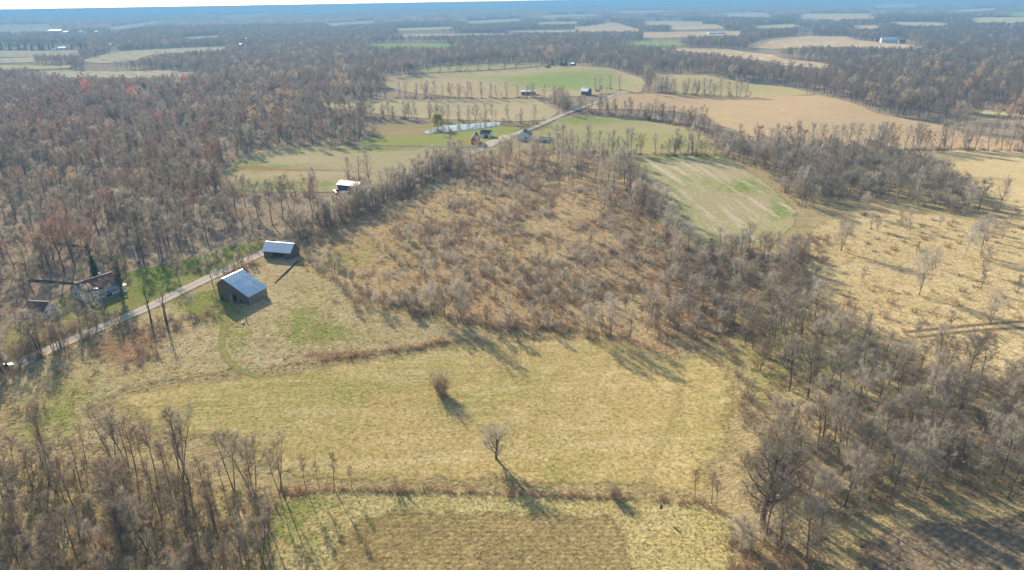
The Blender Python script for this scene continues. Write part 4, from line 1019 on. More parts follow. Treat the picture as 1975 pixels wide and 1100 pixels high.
YOUNG = []
YZ = [(600, 490), (660, 450), (740, 410), (820, 368), (880, 345), (1000, 345), (1150, 362), (1215, 392), (1270, 470), (1330, 560), (1330, 620), (1260, 660), (1120, 630), (1000, 628), (900, 618), (800, 592), (700, 565), (640, 530)]
YOUNG += zone(YZ, 6.4, ['y0', 'y1', 'y2', 'y3', 'y2', 'c0', 'c1', 'y0'], 81, 'overgrown', .4, .95, gap=.42, gs=26)
for t in YOUNG:
    if t['key'][0] == 'c': t['sc'] *= .55
YOUNG = [t for t in YOUNG if rng.uniform() > .75 * math.exp(-((t['px'] - 690) / 110) ** 2 - ((t['py'] - 495) / 50) ** 2)]
YOUNG += row([(690, 580), (780, 600), (870, 620), (960, 632), (1100, 640), (1190, 655)], 8.0, ['y0', 'y2', 'y3', 'h3'], 83, 'hedge above the hay field', .7, 1.3, 3)
YOUNG += zone([(1580, 500), (1650, 430), (1800, 425), (1975, 440), (1975, 700), (1750, 640), (1620, 600)], 19, ['y0', 'y2', 'h3', 'y1'], 85, 'meadow', .7, 1.3, gap=.25)
YOUNG += zone([(1600, 425), (1700, 408), (1850, 425), (1950, 440), (1940, 470), (1800, 450), (1650, 445)], 12, ['y0', 'y2', 'h3'], 86, 'meadow', .8, 1.5)
YOUNG += row([(440, 532), (470, 518), (500, 502)], 4.0, ['y1', 'y3'], 87, 'barn lane', .55, .8, .6)
YOUNG += zone([(600, 520), (660, 500), (700, 560), (650, 575)], 10, ['y1', 'y3'], 88, 'overgrown', .8, 1.2)

SHRUBS = list(ROWBASE)
SK = ['s0', 's1', 's2', 's3', 's1', 's4', 's0']
def shrubs(pxpoly, spacing, seed, name, keys=SK, smin=.6, smax=1.3, gap=.0, gs=12):
    L = zone(pxpoly, spacing, keys, seed, name, smin, smax, gap, gs)
    SHRUBS.extend(L)
shrubs(BRUSH, 2.7, 101, 'overgrown', ['s0', 's1', 's2', 's3', 's4', 's6', 's6', 's1'], .5, 1.5, gap=.47, gs=16)
SHRUBS = [t for t in SHRUBS if t['zone'] != 'overgrown' or rng.uniform() > .9 * math.exp(-((t['px'] - 690) / 120) ** 2 - ((t['py'] - 500) / 55) ** 2)]
shrubs(RTOP, 2.8, 102, 'copse', gap=.25)
shrubs(RMID, 3.4, 103, 'grove', gap=.36)
shrubs(RWOOD, 3.4, 104, 'thicket', ['s1', 's2', 's4', 's6', 's4'], .7, 1.4)
shrubs(BLWOOD, 2.6, 105, 'corner', ['s1', 's2', 's4', 's1', 's5'], .6, 1.3)
shrubs(BAND, 5.5, 106, 'band', ['s4', 's6', 's1'], .9, 1.6)
shrubs([(150, 690), (210, 650), (320, 610), (420, 600), (410, 615), (330, 640), (300, 700), (220, 720)], 2.6, 107, 'lane bank', ['s1', 's2', 's0', 's4'], .5, 1.2, gap=.25)
shrubs([(620, 700), (700, 690), (800, 675), (880, 660), (870, 655), (800, 668), (700, 682), (620, 694)], 1.4, 108, 'ditch', ['s1', 's3', 's0', 's2'], .55, 1.05)
shrubs([(570, 480), (620, 500), (640, 540), (600, 530), (575, 510)], 3.0, 109, 'barn', gap=.3)
shrubs([(1385, 665), (1400, 660), (1440, 740), (1450, 800), (1440, 840), (1425, 800), (1430, 750), (1410, 700)], 2.0, 110, 'field edge', ['s0', 's1', 's3', 's2'], .8, 1.5)
shrubs([(1440, 740), (1500, 760), (1520, 800), (1490, 880), (1440, 920), (1430, 860), (1445, 800)], 3.4, 124, 'thicket', ['s1', 's4', 's6', 's2'], .6, 1.4, gap=.3)
shrubs(MEADOW, 7.5, 111, 'meadow', ['s1', 's0', 's5', 's3', 's2'], .5, 1.4, gap=.4, gs=30)
shrubs([(0, 745), (100, 720), (200, 690), (200, 760), (100, 800), (0, 830)], 6, 112, 'lane corner', ['s5', 's1', 's2'], .6, 1.3, gap=.3)
shrubs([(340, 545), (420, 510), (480, 488), (490, 480), (420, 500), (350, 535)], 2.2, 113, 'lane hedge', ['s4', 's1', 's2'], .7, 1.0)
shrubs([(150, 575), (215, 590), (240, 610), (160, 640), (60, 660), (0, 690), (0, 650), (100, 610)], 6, 114, 'house yard', ['s5', 's1', 's4'], .6, 1.2, gap=.3)
shrubs([(1000, 292), (1100, 294), (1200, 302), (1200, 310), (1100, 302), (1000, 300)], 3.5, 115, 'overgrown', ['s1', 's2'], .9, 1.3)
shrubs(KLINE, 4.5, 116, 'overgrown', ['s4', 's2'], .9, 1.4)
shrubs([(1490, 470), (1560, 450), (1600, 470), (1590, 510), (1540, 500)], 3.0, 117, 'copse', SK, .8, 1.5)
shrubs([(690, 575), (800, 602), (900, 625), (1000, 636), (1110, 640), (1190, 655), (1190, 645), (1100, 628), (1000, 622), (900, 612), (800, 590), (700, 562)], 2.3, 118, 'hay hedge', ['s0', 's1', 's2', 's4', 's6'], .7, 1.3)
shrubs([(540, 944), (640, 940), (760, 940), (900, 945), (1100, 954), (1220, 958), (1220, 966), (1100, 962), (900, 953), (760, 950), (640, 950), (545, 956)], .95, 119, 'hedge', ['s0', 's3', 's3', 's0', 's1'], .4, .85)
shrubs([(1235, 958), (1320, 962), (1390, 975), (1400, 990), (1330, 975), (1235, 966)], 1.5, 120, 'hedge', ['s0', 's1', 's3'], .5, 1.1)
shrubs([(1400, 1040), (1450, 1020), (1560, 1060), (1590, 1100), (1580, 1160), (1400, 1160)], 2.6, 121, 'thicket', ['s1', 's0', 's4', 's2'], .8, 1.6)
x_, y_, px_, py_, rg = wood_candidates(100, 420, 4.5, 122)
for i in range(x_.size):
    if rg.uniform() < .5: SHRUBS.append(dict(x=x_[i], y=y_[i], px=px_[i], py=py_[i], d=math.hypot(x_[i], y_[i]), key=['s1', 's4', 's2', 's6'][rg.integers(4)], sc=rg.uniform(.5, 1.2), rz=rg.uniform(0, 6.28), zone='left wood'))
print('counts', len(WOOD), len(FAR_ITEMS), len(HEDGE), len(YOUNG), len(SHRUBS))

# ------------------------------------------------------------------ grass tufts
def tufts(name, pxpoly, spacing, keys, probs, seed, label, maxd=300, smin=.6, smax=1.4, gap=0.0):
    X, Y = scatter_pts(pxpoly, spacing, seed, 1.0, maxd); rg = np.random.default_rng(seed + 1)
    if gap: 
        k = vnoise(X, Y, 9, seed) > gap; X, Y = X[k], Y[k]
    d = np.hypot(X, Y); qx, qy = proj(X, Y, hgt(X, Y))
    k = (qx > -80) & (qx < PW + 80) & (qy < PH + 60) & (road_dist(X, Y) > 2.6) & (rg.uniform(size=X.size) < np.clip(1.5 - d / maxd, .25, 1)); X, Y = X[k], Y[k]
    ks = rg.choice(keys, size=X.size, p=probs); s = rg.uniform(smin, smax, X.size); rz = rg.uniform(0, 6.28, X.size)
    scatter(name, [(X[i], Y[i], rz[i], s[i] * 1.15, s[i] * rg.uniform(.7, 1.2), ks[i]) for i in range(X.size)], label, 'grass')
tufts('grass', HAY, 1.15, ['g0', 'g1', 'g2', 'g4'], [.45, .2, .2, .15], 201, 'short yellow hay stubble and grass tufts of the hay field', 260, .5, 1.1)
tufts('grass', YARD, 1.2, ['g0', 'g1', 'g2', 'g3', 'g4'], [.25, .3, .15, .1, .2], 202, 'tussocky bleached grass of the rough pasture', 260, .7, 1.7)
tufts('grass', BRUSH, 1.6, ['g0', 'g1', 'g3', 'g4'], [.25, .2, .3, .25], 203, 'tall dead grass between the shrubs of the overgrown field', 420, .9, 2.0)
tufts('grass', LOWER, .95, ['g0', 'g1', 'g2'], [.4, .2, .4], 204, 'grass tufts below the brown hedge', 200, .45, .95)
tufts('grass', MEADOW, 1.8, ['g0', 'g1', 'g3', 'g4'], [.3, .35, .1, .25], 205, 'tall pale grass of the tan meadow', 420, .9, 2.0)
tufts('grass', RMID, 1.5, ['g0', 'g2', 'g1'], [.4, .35, .25], 206, 'grass under the open grove', 260, .7, 1.4)
tufts('grass', RWOOD, 1.8, ['g3', 'g1', 'g0'], [.4, .2, .4], 207, 'dead grass on the floor of the bare thicket', 260, .8, 1.6)
tufts('grass', BLWOOD, 1.3, ['g3', 'g2', 'g0'], [.35, .3, .35], 208, 'dead grass under the bare trees of the corner wood', 200, .8, 1.6)
tufts('grass', PLOUGH, 2.6, ['g1', 'g3'], [.5, .5], 209, 'loose stalks on the dark stubble field', 200, .5, .9)
tufts('grass', HOUSE_YARD, 1.8, ['g0', 'g2'], [.4, .6], 210, 'grass of the yard along the road', 300, .6, 1.2)
tufts('straw_litter', [(845, 1085), (890, 1062), (960, 1058), (1010, 1072), (1015, 1110), (1000, 1140), (830, 1140)], .9, ['g1'], [1.0], 211, 'pale straw lying on the brown mown field', 200, .6, 1.0, gap=.3)

# ------------------------------------------------------------------ single trees and shrubs as things
ORD = 'first second third fourth fifth sixth seventh eighth ninth tenth eleventh twelfth thirteenth fourteenth fifteenth sixteenth seventeenth eighteenth nineteenth twentieth'.split()
TENS = {2: 'twenty', 3: 'thirty', 4: 'forty', 5: 'fifty', 6: 'sixty', 7: 'seventy', 8: 'eighty', 9: 'ninety'}
def ordinal(n):
    if n <= 20: return ORD[n - 1]
    if n % 10 == 0: return {2: 'twentieth', 3: 'thirtieth', 4: 'fortieth', 5: 'fiftieth', 6: 'sixtieth', 7: 'seventieth', 8: 'eightieth', 9: 'ninetieth'}.get(n // 10, 'hundredth')
    return TENS.get(n // 10, 'hundred') + '-' + ORD[n % 10 - 1]

def tree_thing(name, t, label, group=None, cat='tree'):
    tm, km = meshes_of(t['key'])
    r = empty(name, (t['x'], t['y'], float(hgt(t['x'], t['y'])) + 0.1), t['rz'])
    s = t['sc']; r.scale = (s, s, s * t.get('sz', 1.0))
    for nm, me in (('trunk', tm), ('crown', km)):
        o = bpy.data.objects.new(nm, me); C.objects.link(o); o.parent = r
    tag(r, label, cat, group)
    return r

def in_frame(t):
    return -30 < t['px'] < PW + 30 and t['py'] < PH + 130 and t['py'] > 0

def split(L, n, ok=lambda t: True):
    vis = sorted([t for t in L if in_frame(t) and ok(t)], key=lambda t: t['d'] / max(t['sc'], .3))[:n]
    ids = {id(t) for t in vis}
    return vis, [t for t in L if id(t) not in ids]

LM = {'left': [((185, 560), 'the weathered house'), ((80, 590), 'the back of the rust-roofed shed'), ((545, 470), 'the small metal-roofed shed'), ((390, 500), 'the green roadside strip'), ((300, 500), 'the broken tree stump'), ((10, 560), 'the frame edge behind the white shed'), ((430, 375), 'the near corner of the split field')],
      'yard': [((80, 605), 'the rust-roofed white shed'), ((10, 700), 'the parked black car'), ((180, 600), 'the yard light pole')],
      'thicket': [((1465, 1010), 'the huge dark oak'), ((1700, 1000), 'the corner of the dark stubble field'), ((1960, 960), 'the far end of the dark stubble field'), ((1975, 800), 'the frame edge above the dark stubble field'), ((1540, 800), 'the upper tip of the thicket'), ((1700, 850), 'the middle of the thicket'), ((1500, 1080), 'the bottom edge below the huge oak')],
      'grove': [((1400, 650), 'the field gate gap'), ((1560, 600), 'the tan meadow corner'), ((1700, 680), 'the middle of the open grove'), ((1900, 740), 'the tan meadow lower edge'), ((1500, 800), 'the thicket tip')],
      'copse': [((1390, 480), 'the lower end of the striped field'), ((1540, 470), 'the striped field corner'), ((1330, 640), 'the hay field corner'), ((1460, 560), 'the middle of the copse')],
      'corner': [((500, 960), 'the left end of the brown hedge'), ((350, 920), 'the hay field lower corner'), ((230, 890), 'the leaning fork at the wood edge'), ((100, 900), 'the rough pasture corner'), ((20, 960), 'the frame edge in the corner wood'), ((480, 1080), 'the green strip beside the mown field'), ((250, 1060), 'the bottom edge of the corner wood')],
      'band': [((1400, 295), 'the pasture corner'), ((1550, 405), 'the right tip of the striped field'), ((1880, 400), 'the lone tree at the meadow top'), ((1700, 340), 'the middle of the silvery belt'), ((1780, 315), 'the light tan field corner'), ((1480, 340), 'the long edge of the striped field')],
      'overgrown': [((560, 490), 'the small metal-roofed shed'), ((850, 600), 'the big grey tree above the hay field'), ((700, 430), 'the middle of the lane row'), ((1100, 630), 'the crest of the hay field'), ((1300, 470), 'the striped field corner'), ((950, 350), 'the top of the overgrown field'), ((1000, 480), 'the middle of the overgrown field'), ((1250, 640), 'the hay field corner'), ((1160, 400), 'the upper tree line'), ((800, 500), 'the bleached grass patch')],
      'meadow': [((1560, 520), 'the copse corner'), ((1865, 490), 'the white sycamore'), ((1930, 630), 'the ditch in the meadow'), ((1700, 430), 'the silvery belt'), ((1700, 600), 'the open grove'), ((1930, 440), 'the meadow top')]}
PLACE = {'left': 'in the wood behind the weathered house', 'far': 'in the far wood', 'yard': 'in the roadside yard around the white shed', 'thicket': 'in the grey thicket above the dark stubble field', 'grove': 'in the open grove between meadow and hay field', 'copse': 'in the copse below the striped crop field',
         'corner': 'in the bare corner wood below the hay field', 'band': 'in the silvery belt between crop field and meadow', 'overgrown': 'in the overgrown field', 'meadow': 'in the pale tan meadow'}

def label_by_landmark(L, noun, most=30):
    out = {}
    by = {}
    for t in L:
        lm = LM.get(t['zone'])
        if not lm: continue
        q = [(math.hypot(t['x'] - G(*p)[0], t['y'] - G(*p)[1]), i) for i, (p, _) in enumerate(lm)]
        dd, i = min(q); by.setdefault((t['zone'], i), []).append((dd, id(t), t))
    for (z, i), v in by.items():
        v.sort(key=lambda q: q[:2])
        for n, (_, k, t) in enumerate(v):
            if n < most:
                out[k] = f"{PROTO[t['key']]['look']} {noun}, {ordinal(n + 1)} nearest to {LM[z][i][1]}"
    return out

# woods
things, rest = split(WOOD, 300, lambda t: t['key'] in PROTO and 'look' in PROTO[t['key']])
lab = label_by_landmark(things, 'bare tree')
for t in things:
    place = PLACE[t['zone']]
    tree_thing('woodland_tree', t, lab.get(id(t), f'bare tree among many {place}'), f'bare trees {place}')
FAR_ITEMS += [(t['x'], t['y'], t['rz'], t['sc'], t['sc'], t['key']) for t in rest]
scatter('forest', FAR_ITEMS, 'leafless grey brown woods reaching to the hazy horizon', 'forest')
# rows and hedgerows
things, rest = split([t for t in HEDGE if t['d'] < 620], 300)
ids_ = {id(t) for t in things}; rest = [t for t in HEDGE if id(t) not in ids_]
rows = {}
for t in things: rows.setdefault(t['zone'], []).append(t)
ROWTXT = {'line beside the striped crop field': 'the line beside the striped crop field', 'top of the overgrown field': 'the trees atop the overgrown field'}
for z, v in rows.items():
    v.sort(key=lambda t: t['px'])
    ph = ('in the ' + z) if z.split()[0] in ('clump', 'row', 'line', 'shrub') else ('among the ' + z if z.startswith('trees') else 'at the ' + z)
    for n, t in enumerate(v):
        tree_thing('hedgerow_tree', t, f"{PROTO[t['key']]['look']} bare tree, {ordinal(n + 1)} from left {ph}", 'bare trees ' + ph)
scatter('hedgerow', ROWSMALL + [(t['x'], t['y'], t['rz'], t['sc'], t['sc'], t['key']) for t in rest if t['key'] in SRC_IDX], 'further bare trees of the distant field rows', 'hedgerow')
# young trees
things, rest = split(YOUNG, 300)
lab = label_by_landmark(things, 'tree', 32)
rows = {}
for t in things:
    if id(t) in lab: tree_thing('young_tree', t, lab[id(t)], 'young trees ' + PLACE[t['zone']])
    elif t['zone'] in PLACE: tree_thing('young_tree', t, 'young bare tree among many ' + PLACE[t['zone']], 'young trees ' + PLACE[t['zone']])
    else: rows.setdefault(t['zone'], []).append(t)
for z, v in rows.items():
    v.sort(key=lambda t: t['px'])
    nm = {'hedge above the hay field': 'in the shrubby edge above the hay field', 'barn lane': 'on the lane bank behind the big barn'}[z]
    for n, t in enumerate(v): tree_thing('young_tree', t, f"{PROTO[t['key']]['look']} tree, {ordinal(n + 1)} from the left {nm}", 'young trees ' + nm)
scatter('saplings', [(t['x'], t['y'], t['rz'], t['sc'], t['sc'], t['key']) for t in rest if t['key'] in SRC_IDX], 'further saplings too many to tell apart', 'saplings')
# shrubs
SPH = {'overgrown': 'between the young trees of the overgrown field', 'copse': 'under the copse below the striped field', 'grove': 'in the open grove beside the hay field', 'thicket': 'on the edge of the grey thicket', 'corner': 'under the bare corner wood',
       'band': 'under the silvery belt', 'lane bank': 'on the lane bank above the hay field', 'ditch': 'along the ditch above the hay field', 'barn': 'between shed and overgrown field', 'field edge': 'along the edge between hay field and grove', 'meadow': 'scattered over the pale tan meadow',
       'lane corner': 'below the lane near the parked car', 'lane hedge': 'in the clipped brush along the lane', 'house yard': 'in the yard below the weathered house', 'hay hedge': 'in the brushy edge above the hay field', 'hedge': 'in the brown hedge below the hay field', 'left wood': 'under the wood behind the house'}
SLOOK = {'s0': 'russet', 's1': 'brown bramble', 's2': 'tall brown', 's3': 'low russet', 's4': 'brown twiggy', 's5': 'olive', 's6': 'pale twiggy'}
quota = {'hedge': 90, 'hay hedge': 45, 'field edge': 24, 'lane bank': 30, 'overgrown': 50, 'meadow': 24, 'house yard': 12, 'lane corner': 14}
things = []; 
for z, q in quota.items():
    v, _ = split([t for t in SHRUBS if t['zone'] == z], q); 
    v.sort(key=lambda t: t['px'])
    for n, t in enumerate(v):
        o = bpy.data.objects.new('shrub', SHR[t['key']]); C.objects.link(o)
        o.location = (t['x'], t['y'], float(hgt(t['x'], t['y'])) + 0.1); o.rotation_euler = (0, 0, t['rz']); o.scale = (t['sc'],) * 3
        if z in ('overgrown', 'meadow', 'hedge'): lb = f"{SLOOK[t['key']]} shrub, {ordinal(n + 1)} from the left of those " + {'overgrown': 'nearest in the overgrown field', 'meadow': 'in the pale tan meadow', 'hedge': 'in the brown hedge'}[z]
        else: lb = f"{SLOOK[t['key']]} shrub, {ordinal(n + 1)} from the left {SPH[z]}"
        tag(o, lb, 'shrub', 'shrubs ' + SPH[z]); things.append(id(t))
ids = set(things)
scatter('undergrowth', [(t['x'], t['y'], t['rz'], t['sc'], t['sc'], t['key']) for t in SHRUBS if id(t) not in ids], 'tangled brambles and brush under trees and over rough ground', 'undergrowth')

# named single plants
def one(name, key, px, py, sc, label, rz=0.0, cat='tree', group=None, sz=1.0):
    g = G(px, py)
    return tree_thing(name, dict(x=g[0], y=g[1], key=key, sc=sc, rz=rz, sz=sz), label, group, cat)
one('oak_tree', 'oak', 1470, 1012, 1.0, 'huge dark bare oak with wide limbs at the hedge end', 1.0)
one('lone_tree', 'lone', 957, 886, 1.18, 'lone small bare tree standing in the yellow hay field', 2.0, sz=.72)
one('bare_tree', 'snag', 292, 625, 1.05, 'sparse bare tree below the lane, nearer the white shed', 0.4)
one('bare_tree', 'snag2', 324, 628, 1.05, 'sparse forked bare tree below the lane, nearer the big barn', 2.2)
one('fruit_tree', 'y2', 367, 600, 0.95, 'small twisted bare tree on the green bank beside the barn', .3)
one('bare_tree', 'h1', 348, 548, .75, 'stout short bare tree beside the lane opposite the barn', .5)
one('bare_tree', 'h2', 410, 550, .85, 'bare tree close behind the big barn corner', 1.5)
iv = one('bare_tree', 'ivied', 234, 574, 1.0, 'large ivy grown tree in front of the weathered house', .2)
o = bpy.data.objects.new('ivy', ivy_mesh()); C.objects.link(o); o.parent = iv
one('bare_tree', 'w6', 205, 590, .6, 'small brown tree right of the yard light pole', 1.2)
one('cedar_tree', 'cedar', 188, 545, 1.0, 'narrow green cedar beside the weathered house roof')
one('bare_tree', 'w2', 857, 614, .66, 'big grey rounded tree on the brushy edge above the hay field', .9)
one('bare_tree', 'h3', 893, 628, .6, 'low dense dark tree beside the big grey rounded one', 2.9)
one('bare_tree', 'w4', 1215, 652, .62, 'grey tree at the corner of the hay field crest', 1.9)
one('sycamore_tree', 'sycamore', 1858, 495, .85, 'white barked leaning sycamore standing in the tan meadow', .7)
one('bare_tree', 'h0', 1925, 412, 1.1, 'wide bare tree at the top corner of the meadow', .1)
one('willow_tree', 'willow', 845, 250, 1.0, 'yellow green willow on the near end of the pond')
one('bare_tree', 'w7', 1356, 246, 1.0, 'round bare tree standing above the green pasture corner')
one('bare_tree', 'snag2', 1580, 868, .95, 'dark forked tree inside the thicket edge', 0.0)
for i, (px_, py_, k_, s_) in enumerate([(222, 893, 'b1', 1.0), (262, 910, 'b0', .85), (300, 915, 'b2', .95), (352, 925, 'b3', 1.1), (365, 935, 'b0', 1.15), (452, 948, 'b1', 1.0), (492, 962, 'b3', 1.2), (540, 950, 'b1', .8), (548, 955, 'b0', .8), (590, 945, 'b2', .6), (617, 945, 'b2', .5), (645, 945, 'b0', .55), (678, 943, 'b2', .4)]):
    one('bare_tree', k_, px_, py_, s_, f"{PROTO[k_]['look']} dark tree, {ordinal(i + 1)} from the left along the hay field's lower corner", i * 1.3, group='tall thin trees along the lower corner of the hay field')
for i, (px_, py_, s_) in enumerate([(1340, 965, .5), (1372, 972, .55), (1380, 978, .45)]):
    one('bare_tree', 'b2', px_, py_, s_, f"thin sapling, {ordinal(i + 1)} from the left at the hedge end beside the oak", i, group='saplings beside the oak')
def bush(px, py, key, sc, label, sz=1.0):
    g = G(px, py); o = bpy.data.objects.new('bush', SHR[key]); C.objects.link(o); o.location = (g[0], g[1], g[2] + .1); o.scale = (sc, sc, sc * sz); tag(o, label, 'bush'); return o
bush(850, 760, 's7', 1.0, 'lone upright brown bush in the middle of the hay field', 1.1)
bush(858, 768, 's0', 1.0, 'russet bush leaning against the lone brown bush')
bush(1185, 962, 's7', .55, 'pale olive bush standing proud of the brown hedge', 1.1)
bush(768, 948, 's2', 1.35, 'tall dark bush rising from the brown hedge', 1.1)
bush(75, 785, 's2', 1.9, 'dark mounded bush below the lane near the frame edge')
bush(45, 792, 's1', 1.9, 'low dark bramble mound beside the dark bush')
bush(415, 612, 's2', 1.5, 'dark brush heap beside the barn corner')
# far evergreens
for i, (px_, py_, s_) in enumerate([(4, 97, 1.3), (20, 98, 1.2), (38, 97, 1.4), (50, 97, 1.3), (62, 98, 1.1), (78, 97, 1.35), (84, 98, 1.2), (96, 97, 1.1), (104, 98, 1.25), (138, 96, 1.0), (158, 98, 1.3), (168, 98, 1.1)]):
    one('evergreen_tree', 'ever', px_, py_, s_, f'dark blue green evergreen, {ordinal(i + 1)} from the left in the hazy far row', i, group='evergreens in the hazy far row')
for i, (px_, py_, s_) in enumerate([(1066, 127, .8), (1083, 128, .9), (1092, 126, .7)]):
    one('evergreen_tree', 'ever', px_, py_, s_, f'dark evergreen, {ordinal(i + 1)} from the left at the crest farm', i, group='evergreens at the crest farm')
for i, (px_, py_, s_) in enumerate([(1494, 42, 1.2), (1508, 42, 1.3), (1520, 41, 1.1)]):
    one('evergreen_tree', 'ever', px_, py_, s_, f'tiny dark evergreen, {ordinal(i + 1)} from the left beside the far pinkish field', i, group='evergreens beside the far pinkish field')

# ------------------------------------------------------------------ buildings
M['old_board'] = plain('old_board', (0.085, 0.072, 0.062), (0.15, 0.125, 0.105), 1.2, 0.9, 0.3, 0.1, stretch=(4, 4, .4))
M['grey_board'] = plain('grey_board', (0.17, 0.15, 0.13), (0.25, 0.22, 0.19), 1.2, 0.9, 0.3, 0.1, stretch=(4, 4, .4))
M['white_board'] = plain('white_board', (0.66, 0.66, 0.66), (0.5, 0.5, 0.49), .8, 0.7, 0.1, 0.3)
M['lilac_board'] = plain('lilac_board', (0.5, 0.49, 0.52), (0.38, 0.37, 0.4), .8, 0.7, 0.1, 0.3)
M['red_board'] = plain('red_board', (0.42, 0.03, 0.03), (0.33, 0.025, 0.03), .8, 0.7, 0.1, 0.3)
M['blue_board'] = plain('blue_board', (0.03, 0.05, 0.13), (0.04, 0.07, 0.17), .8, 0.6, 0.1, 0.3)
M['teal'] = plain('teal_paint', (0.10, 0.24, 0.25), (0.16, 0.32, 0.32), 1.5, 0.6, 0.0, 0.3)
M['glass'] = plain('glass', (0.02, 0.025, 0.03), (0.015, 0.02, 0.02), 1, 0.1, 0, 0.6)
M['dark_shingle'] = plain('dark_shingle', (0.045, 0.05, 0.065), (0.07, 0.075, 0.09), 2.5, 0.85, .2, .2)
M['teal_shingle'] = plain('teal_shingle', (0.07, 0.09, 0.088), (0.1, 0.12, 0.115), 2.0, 0.85, .2, .2)
M['wood_pole'] = plain('wood_pole', (0.34, 0.31, 0.26), (0.25, 0.22, 0.18), 2, .9)
M['tyre'] = plain('tyre', (0.02, 0.02, 0.02), None, 2, .9)
M['car_black'] = plain('car_black', (0.015, 0.016, 0.02), (0.02, 0.02, 0.025), 1, .18, 0, .6)
M['car_red'] = plain('car_red', (0.35, 0.02, 0.06), (0.3, 0.02, 0.05), 1, .25, 0, .5)
M['chrome'] = plain('chrome', (0.7, 0.7, 0.72), (0.6, 0.6, 0.62), 1, .2, 0, .5, metallic=.8)
M['concrete'] = plain('concrete', (0.5, 0.49, 0.46), (0.42, 0.41, 0.38), 1, .8)
M['stone'] = plain('stone', (0.62, 0.6, 0.56), (0.45, 0.43, 0.4), 1.5, .8)

def sheet_mat(name, c1, c2, rust, amt, rough=0.42, metal=0.5):
    t = NT(name); b = t.n('ShaderNodeBsdfPrincipled')
    pn = t.noise(t.pos((1, 1, 1), obj=False), 0.16, 1, .4)
    col = t.mix(t.math('ADD', t.ramp(pn, .42, .58, 0, .75), t.math('MULTIPLY', t.rand(), .25)), c1, c2)
    n = t.noise(t.pos(obj=False), 0.7, 4, .65)
    r = t.math('ADD', n, t.math('MULTIPLY', t.math('SUBTRACT', t.rand(), .5), .35))
    f = t.ramp(r, .72 - amt, .86 - amt)
    col = t.mix(f, col, rust)
    t.l(col, b.inputs['Base Color']); b.inputs['Roughness'].default_value = rough
    t.l(t.math('MULTIPLY', t.math('SUBTRACT', 1.0, f), metal), b.inputs['Metallic'])
    return t.finish(b.outputs[0])
M['tin'] = sheet_mat('tin', (0.50, 0.64, 0.72), (0.84, 0.89, 0.90), (0.50, 0.38, 0.28), 0.07, .36, .15)  # pale blue in the base colour imitates sky reflected off the metal
M['tin_bright'] = sheet_mat('tin_bright', (0.76, 0.83, 0.86), (0.85, 0.88, 0.9), (0.5, 0.42, 0.34), -0.12, .36, .15)
M['tin_rust'] = sheet_mat('tin_rust', (0.17, 0.10, 0.08), (0.12, 0.08, 0.07), (0.28, 0.13, 0.075), .1, .8, .1)
M['tin_white'] = sheet_mat('tin_white', (0.85, 0.84, 0.82), (0.8, 0.8, 0.8), (0.5, 0.42, 0.33), -0.08, .5, .05)

def box(V, Fc, x0, x1, y0, y1, z0, z1):
    o = len(V)
    V += [(x0, y0, z0), (x1, y0, z0), (x1, y1, z0), (x0, y1, z0), (x0, y0, z1), (x1, y0, z1), (x1, y1, z1), (x0, y1, z1)]
    Fc += [(o, o + 3, o + 2, o + 1), (o + 4, o + 5, o + 6, o + 7), (o, o + 1, o + 5, o + 4), (o + 1, o + 2, o + 6, o + 5), (o + 2, o + 3, o + 7, o + 6), (o + 3, o, o + 4, o + 7)]

def boxobj(name, b, mat, parent):
    V = []; Fc = []; box(V, Fc, *b); return mesh_obj(name, V, Fc, mat, parent)

def boards(along, length, zfun, openings, off, depth, bw, rg, gap=.0):
    """vertical boards of a wall running along x or y; zfun(s) gives the top; openings (s0, s1, z0, z1) stay open"""
    V = []; Fc = []; n = max(3, int(round(length / bw))); w = length / n
    for i in range(n):
        s0, s1 = i * w, (i + 1) * w - gap; sm = (s0 + s1) / 2
        pr = rg.uniform(0, .025)
        spans = [(-0.4, zfun(sm))]
        for (a, b_, z0, z1) in openings:
            if a <= sm <= b_:
                new = []
                for (p, q) in spans:
                    if z0 > p: new.append((p, min(q, z0)))
                    if z1 < q: new.append((max(p, z1), q))
                spans = new
        for (p, q) in spans:
            if q - p < .02: continue
            ta, tb = (zfun(s0), zfun(s1)) if q == zfun(sm) else (q, q)
            o = len(V)
            c0, c1 = off - pr, off + depth
            if along == 'x': pts = [(s0, c0), (s1, c0), (s1, c1), (s0, c1)]
            else: pts = [(c1, s0), (c1, s1), (c0, s1), (c0, s0)]
            tops = [ta, tb, tb, ta] if along == 'x' else [ta, tb, tb, ta]
            V += [(x, y, p) for x, y in pts] + [(x, y, tz) for (x, y), tz in zip(pts, tops)]
            Fc += [(o, o + 3, o + 2, o + 1), (o + 4, o + 5, o + 6, o + 7), (o, o + 1, o + 5, o + 4), (o + 1, o + 2, o + 6, o + 5), (o + 2, o + 3, o + 7, o + 6), (o + 3, o, o + 4, o + 7)]
    return V, Fc

